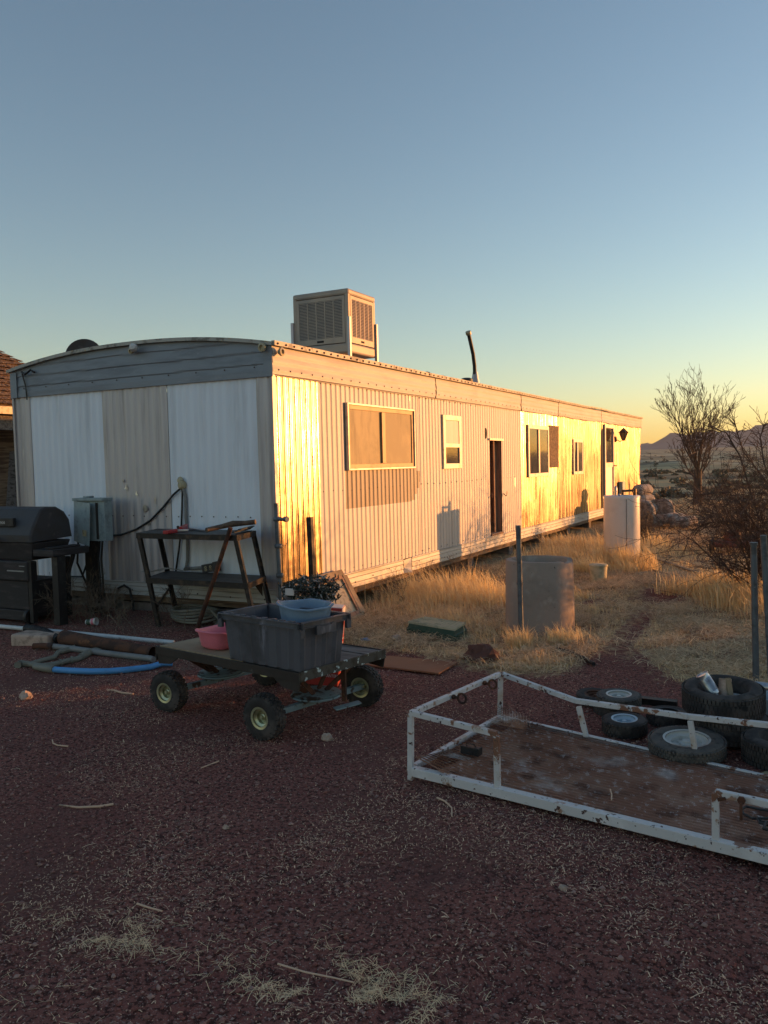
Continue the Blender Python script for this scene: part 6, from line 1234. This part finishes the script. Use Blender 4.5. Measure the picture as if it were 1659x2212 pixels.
# flattened straw lying on the ground
def m3(x, y): return np.clip(softmask(x, y), 0, 1)**2*clear(x, y)*(.3+.7*(fbm(x*2.1, y*2.1, 3) > -.05))
x, y = samp(60000, m3, -5, 1.5, 5.2, 12); n = len(x)
def litter(name, x, y, L, w, lift, tint, m, label, cat):
    n = len(x); az = rng.random(n)*2*np.pi; dx, dy = np.cos(az), np.sin(az); z = GZ(x, y)+lift*rng.random(n)+.003; dz = rng.normal(size=n)*.2; b = rng.normal(size=n)*.05
    P0 = np.stack([x-dx*L/2, y-dy*L/2, z-dz*L/2], 1); P1 = np.stack([x-dy*b*L*.5, y+dx*b*L*.5, z+.001], 1); P2 = np.stack([x+dx*L/2, y+dy*L/2, z+dz*L/2], 1); S_ = np.stack([-dy*w, dx*w, np.zeros(n)], 1)*.5; U_ = np.stack([np.zeros(n), np.zeros(n), w*.5], 1)
    Vv = np.stack([P0-S_, P0+S_, P1+S_+U_, P1-S_+U_, P2+S_*.6, P2-S_*.6], 1).reshape(-1, 3); i = np.arange(n)[:, None]*6; o = fast(name, Vv, np.concatenate([i+np.array([0, 1, 2, 3]), i+np.array([3, 2, 4, 5])], 0), m, np.repeat(tint, 6)); return tag(o, label, cat, kind='stuff')
litter('flattened_straw', x, y, rng.uniform(.03, .16, n), rng.uniform(.003, .006, n), .05, rng.random(n), M['straw'], 'flattened pale straw matted over the yard', 'straw')
# chips and stems on the red cinder
pw = lambda x, y: (1-.6*strawmask(x, y))*(.12+.88*sst(-.12, .12, fbm(x*1.2+9, y*1.2, 3)))*clear(x, y)*np.clip(3.2/np.maximum(np.hypot(x, y), 1.2), 0, 1)**1.2*1.0
x, y = samp(42000, pw, -7.5, 1.5, 1.2, 8); n = len(x); d = np.hypot(x, y); L = rng.exponential(.0075, n)+.0035; litter('straw_chips', x, y, np.clip(L, 0, .06), rng.uniform(.002, .0046, n), .004, (.05+.95*rng.random(n)**1.3), M['chip'], 'scattered pale straw chips on the red cinder yard', 'straw chips')
WC = [(215, 2015, .10, 900), (262, 2030, .13, 1500), (330, 2000, .10, 260), (110, 1985, .14, 220), (560, 2120, .10, 500), (640, 2135, .12, 700), (700, 2110, .10, 400), (760, 2140, .14, 1300), (820, 2150, .16, 1700), (880, 2140, .14, 800), (520, 2080, .14, 300), (780, 2090, .16, 350), (40, 2150, .2, 250), (900, 2190, .2, 600), (650, 2060, .2, 200)]
x = np.concatenate([on_z(a, b).x+rng.normal(size=n)*r_+.0 for a, b, r_, n in [(q[0], q[1], q[2], int(q[3]*.3)) for q in WC]]); y = np.concatenate([on_z(a, b).y+rng.normal(size=n)*r_*.42 for a, b, r_, n in [(q[0], q[1], q[2], int(q[3]*.3)) for q in WC]]); k = fbm(x*9, y*9, 2) > -.08; x, y = x[k], y[k]; n = len(x)
litter('straw_wisps', x, y, rng.uniform(.012, .055, n), rng.uniform(.0009, .0020, n), .010, .2+.8*rng.random(n), M['wisp'], 'thin wisps of pale straw near the bottom of the picture', 'straw')
# cinders: small angular stones
x, y = samp(30000, lambda x, y: (1-.8*strawmask(x, y))*clear(x, y)*np.clip(2.6/np.maximum(np.hypot(x, y), 1.2), 0, 1)**1.5, -7.5, 1.5, 1.2, 8); n = len(x)
s_ = np.clip(rng.exponential(.0028, n)+.0018, 0, .014); oc = np.array([[1, 0, 0], [-1, 0, 0], [0, 1, 0], [0, -1, 0], [0, 0, .8], [0, 0, -.5]]); Vv = oc[None]*s_[:, None, None]*rng.uniform(.55, 1.25, (n, 6, 1)); a = rng.random(n)*6.28; ca, sa = np.cos(a), np.sin(a)
Vv = np.stack([Vv[..., 0]*ca[:, None]-Vv[..., 1]*sa[:, None], Vv[..., 0]*sa[:, None]+Vv[..., 1]*ca[:, None], Vv[..., 2]], -1)+np.stack([x, y, GZ(x, y)+s_*.35], 1)[:, None, :]
oF = np.array([[0, 2, 4], [2, 1, 4], [1, 3, 4], [3, 0, 4], [2, 0, 5], [1, 2, 5], [3, 1, 5], [0, 3, 5]]); o = fast('cinder_gravel', Vv.reshape(-1, 3), (oF[None]+np.arange(n)[:, None, None]*6).reshape(-1, 3), M['gravel'], np.repeat(rng.random(n)**2, 6)); tag(o, 'loose red volcanic cinder stones covering the yard', 'gravel', kind='stuff')
# dead weeds at the end wall
mb = MB(); PW = dict(w=.2, up=.02, rmin=.0014, tap=.7, lev=2, n=(7, 4), t0=(.2, .2), ang=(20, 60), len=(.3, .55))
for k in range(64):
    q = G(random.uniform(72, 250), random.uniform(1322, 1346)) if k < 52 else G(random.uniform(250, 420), random.uniform(1340, 1366)); branch(mb, q, Vector((random.gauss(0, .45), random.gauss(0, .3), 1)).normalized(), random.uniform(.12, .42), .0035, 0, PW)
o = mb.build('dead_weeds', M['weed']); tag(o, 'dry grey-brown weeds along the foot of the end wall', 'weeds', kind='stuff')
mb = MB()
for k in range(44):
    q = on_z(random.uniform(890, 1070), random.uniform(1250, 1275)); branch(mb, Vector((min(q.x, 0), q.y, 0)), Vector((random.gauss(0, .3), random.gauss(0, .3), 1)).normalized(), random.uniform(.15, .34), .003, 0, PW)
for k in range(20):
    q = on_z(random.uniform(780, 880), random.uniform(1290, 1310)); branch(mb, q, Vector((random.gauss(0, .3), random.gauss(0, .3), 1)).normalized(), random.uniform(.12, .28), .003, 0, PW)
o = mb.build('seed_weeds', M['weed']); tag(o, 'thin seed-headed weeds along the sunlit skirt of the home', 'weeds', kind='stuff')
# litter of hay against the foundation
x, y = samp(2600, lambda x, y: (x < -3.9)*(x > -8)*(fbm(x*2, y*2, 2) > -.1)*1.0*clear(x, y), -8, -3.9, 5.0, 6.5, False); n = len(x); litter('hay_scraps', x, y, rng.uniform(.03, .16, n), rng.uniform(.002, .0035, n), .02, rng.random(n)*.6, M['weed'], 'scraps of dull hay before the end wall', 'hay')
# desert scrub mounds of the plain
P_ = []; n = 0; Vs = []; Fs = []; cnt = 0
r2 = np.random.default_rng(5)
for k in range(700):
    r_ = 26*math.exp(r2.random()*math.log(900/26)); a = math.radians(r2.uniform(-30, 10)); cx, cy = r_*math.sin(a), r_*math.cos(a)
    if float(fbm(cx/(r_*.35)+3, cy/(r_*.12), 3)) < .04: continue
    s0 = r2.uniform(.2, .45)*(1+r_/200); nl = 60 if r_ < 120 else 26; c = np.array([cx, cy, float(GZ(cx, cy))]); u = r2.normal(size=(nl, 3)); u /= np.linalg.norm(u, axis=1)[:, None]; u[:, 2] = np.abs(u[:, 2])*.7; p = c+u*s0*r2.random((nl, 1))**.4
    a_ = r2.normal(size=(nl, 3)); a_ /= np.linalg.norm(a_, axis=1)[:, None]; b_ = np.cross(a_, r2.normal(size=(nl, 3))); b_ /= np.linalg.norm(b_, axis=1)[:, None]; w = s0*.22
    Vs.append(np.stack([p-a_*w-b_*w*.5, p+a_*w-b_*w*.5, p+a_*w*.7+b_*w*.6, p-a_*w*.6+b_*w*.5], 1).reshape(-1, 3)); Fs.append(np.arange(nl*4).reshape(-1, 4)+cnt); cnt += nl*4
o = fast('desert_scrub', np.concatenate(Vs), np.concatenate(Fs), M['scrub']); tag(o, 'low grey scrub dotted over the far desert plain', 'scrub', kind='stuff')
if HAZE:
    mb = MB(); mb.box((-3400, -3400, -7), (3400, 3400, 128)); hz = mb.build('haze', None); m = bpy.data.materials.new('haze air'); m.use_nodes = True; n = m.node_tree; n.nodes.clear(); pv = n.nodes.new('ShaderNodeVolumePrincipled'); pv.inputs['Color'].default_value = (.85, .85, .88, 1); pv.inputs['Density'].default_value = HAZE; ou = n.nodes.new('ShaderNodeOutputMaterial'); n.links.new(pv.outputs[0], ou.inputs['Volume']); hz.data.materials.clear(); hz.data.materials.append(m); tag(hz, kind='stuff')
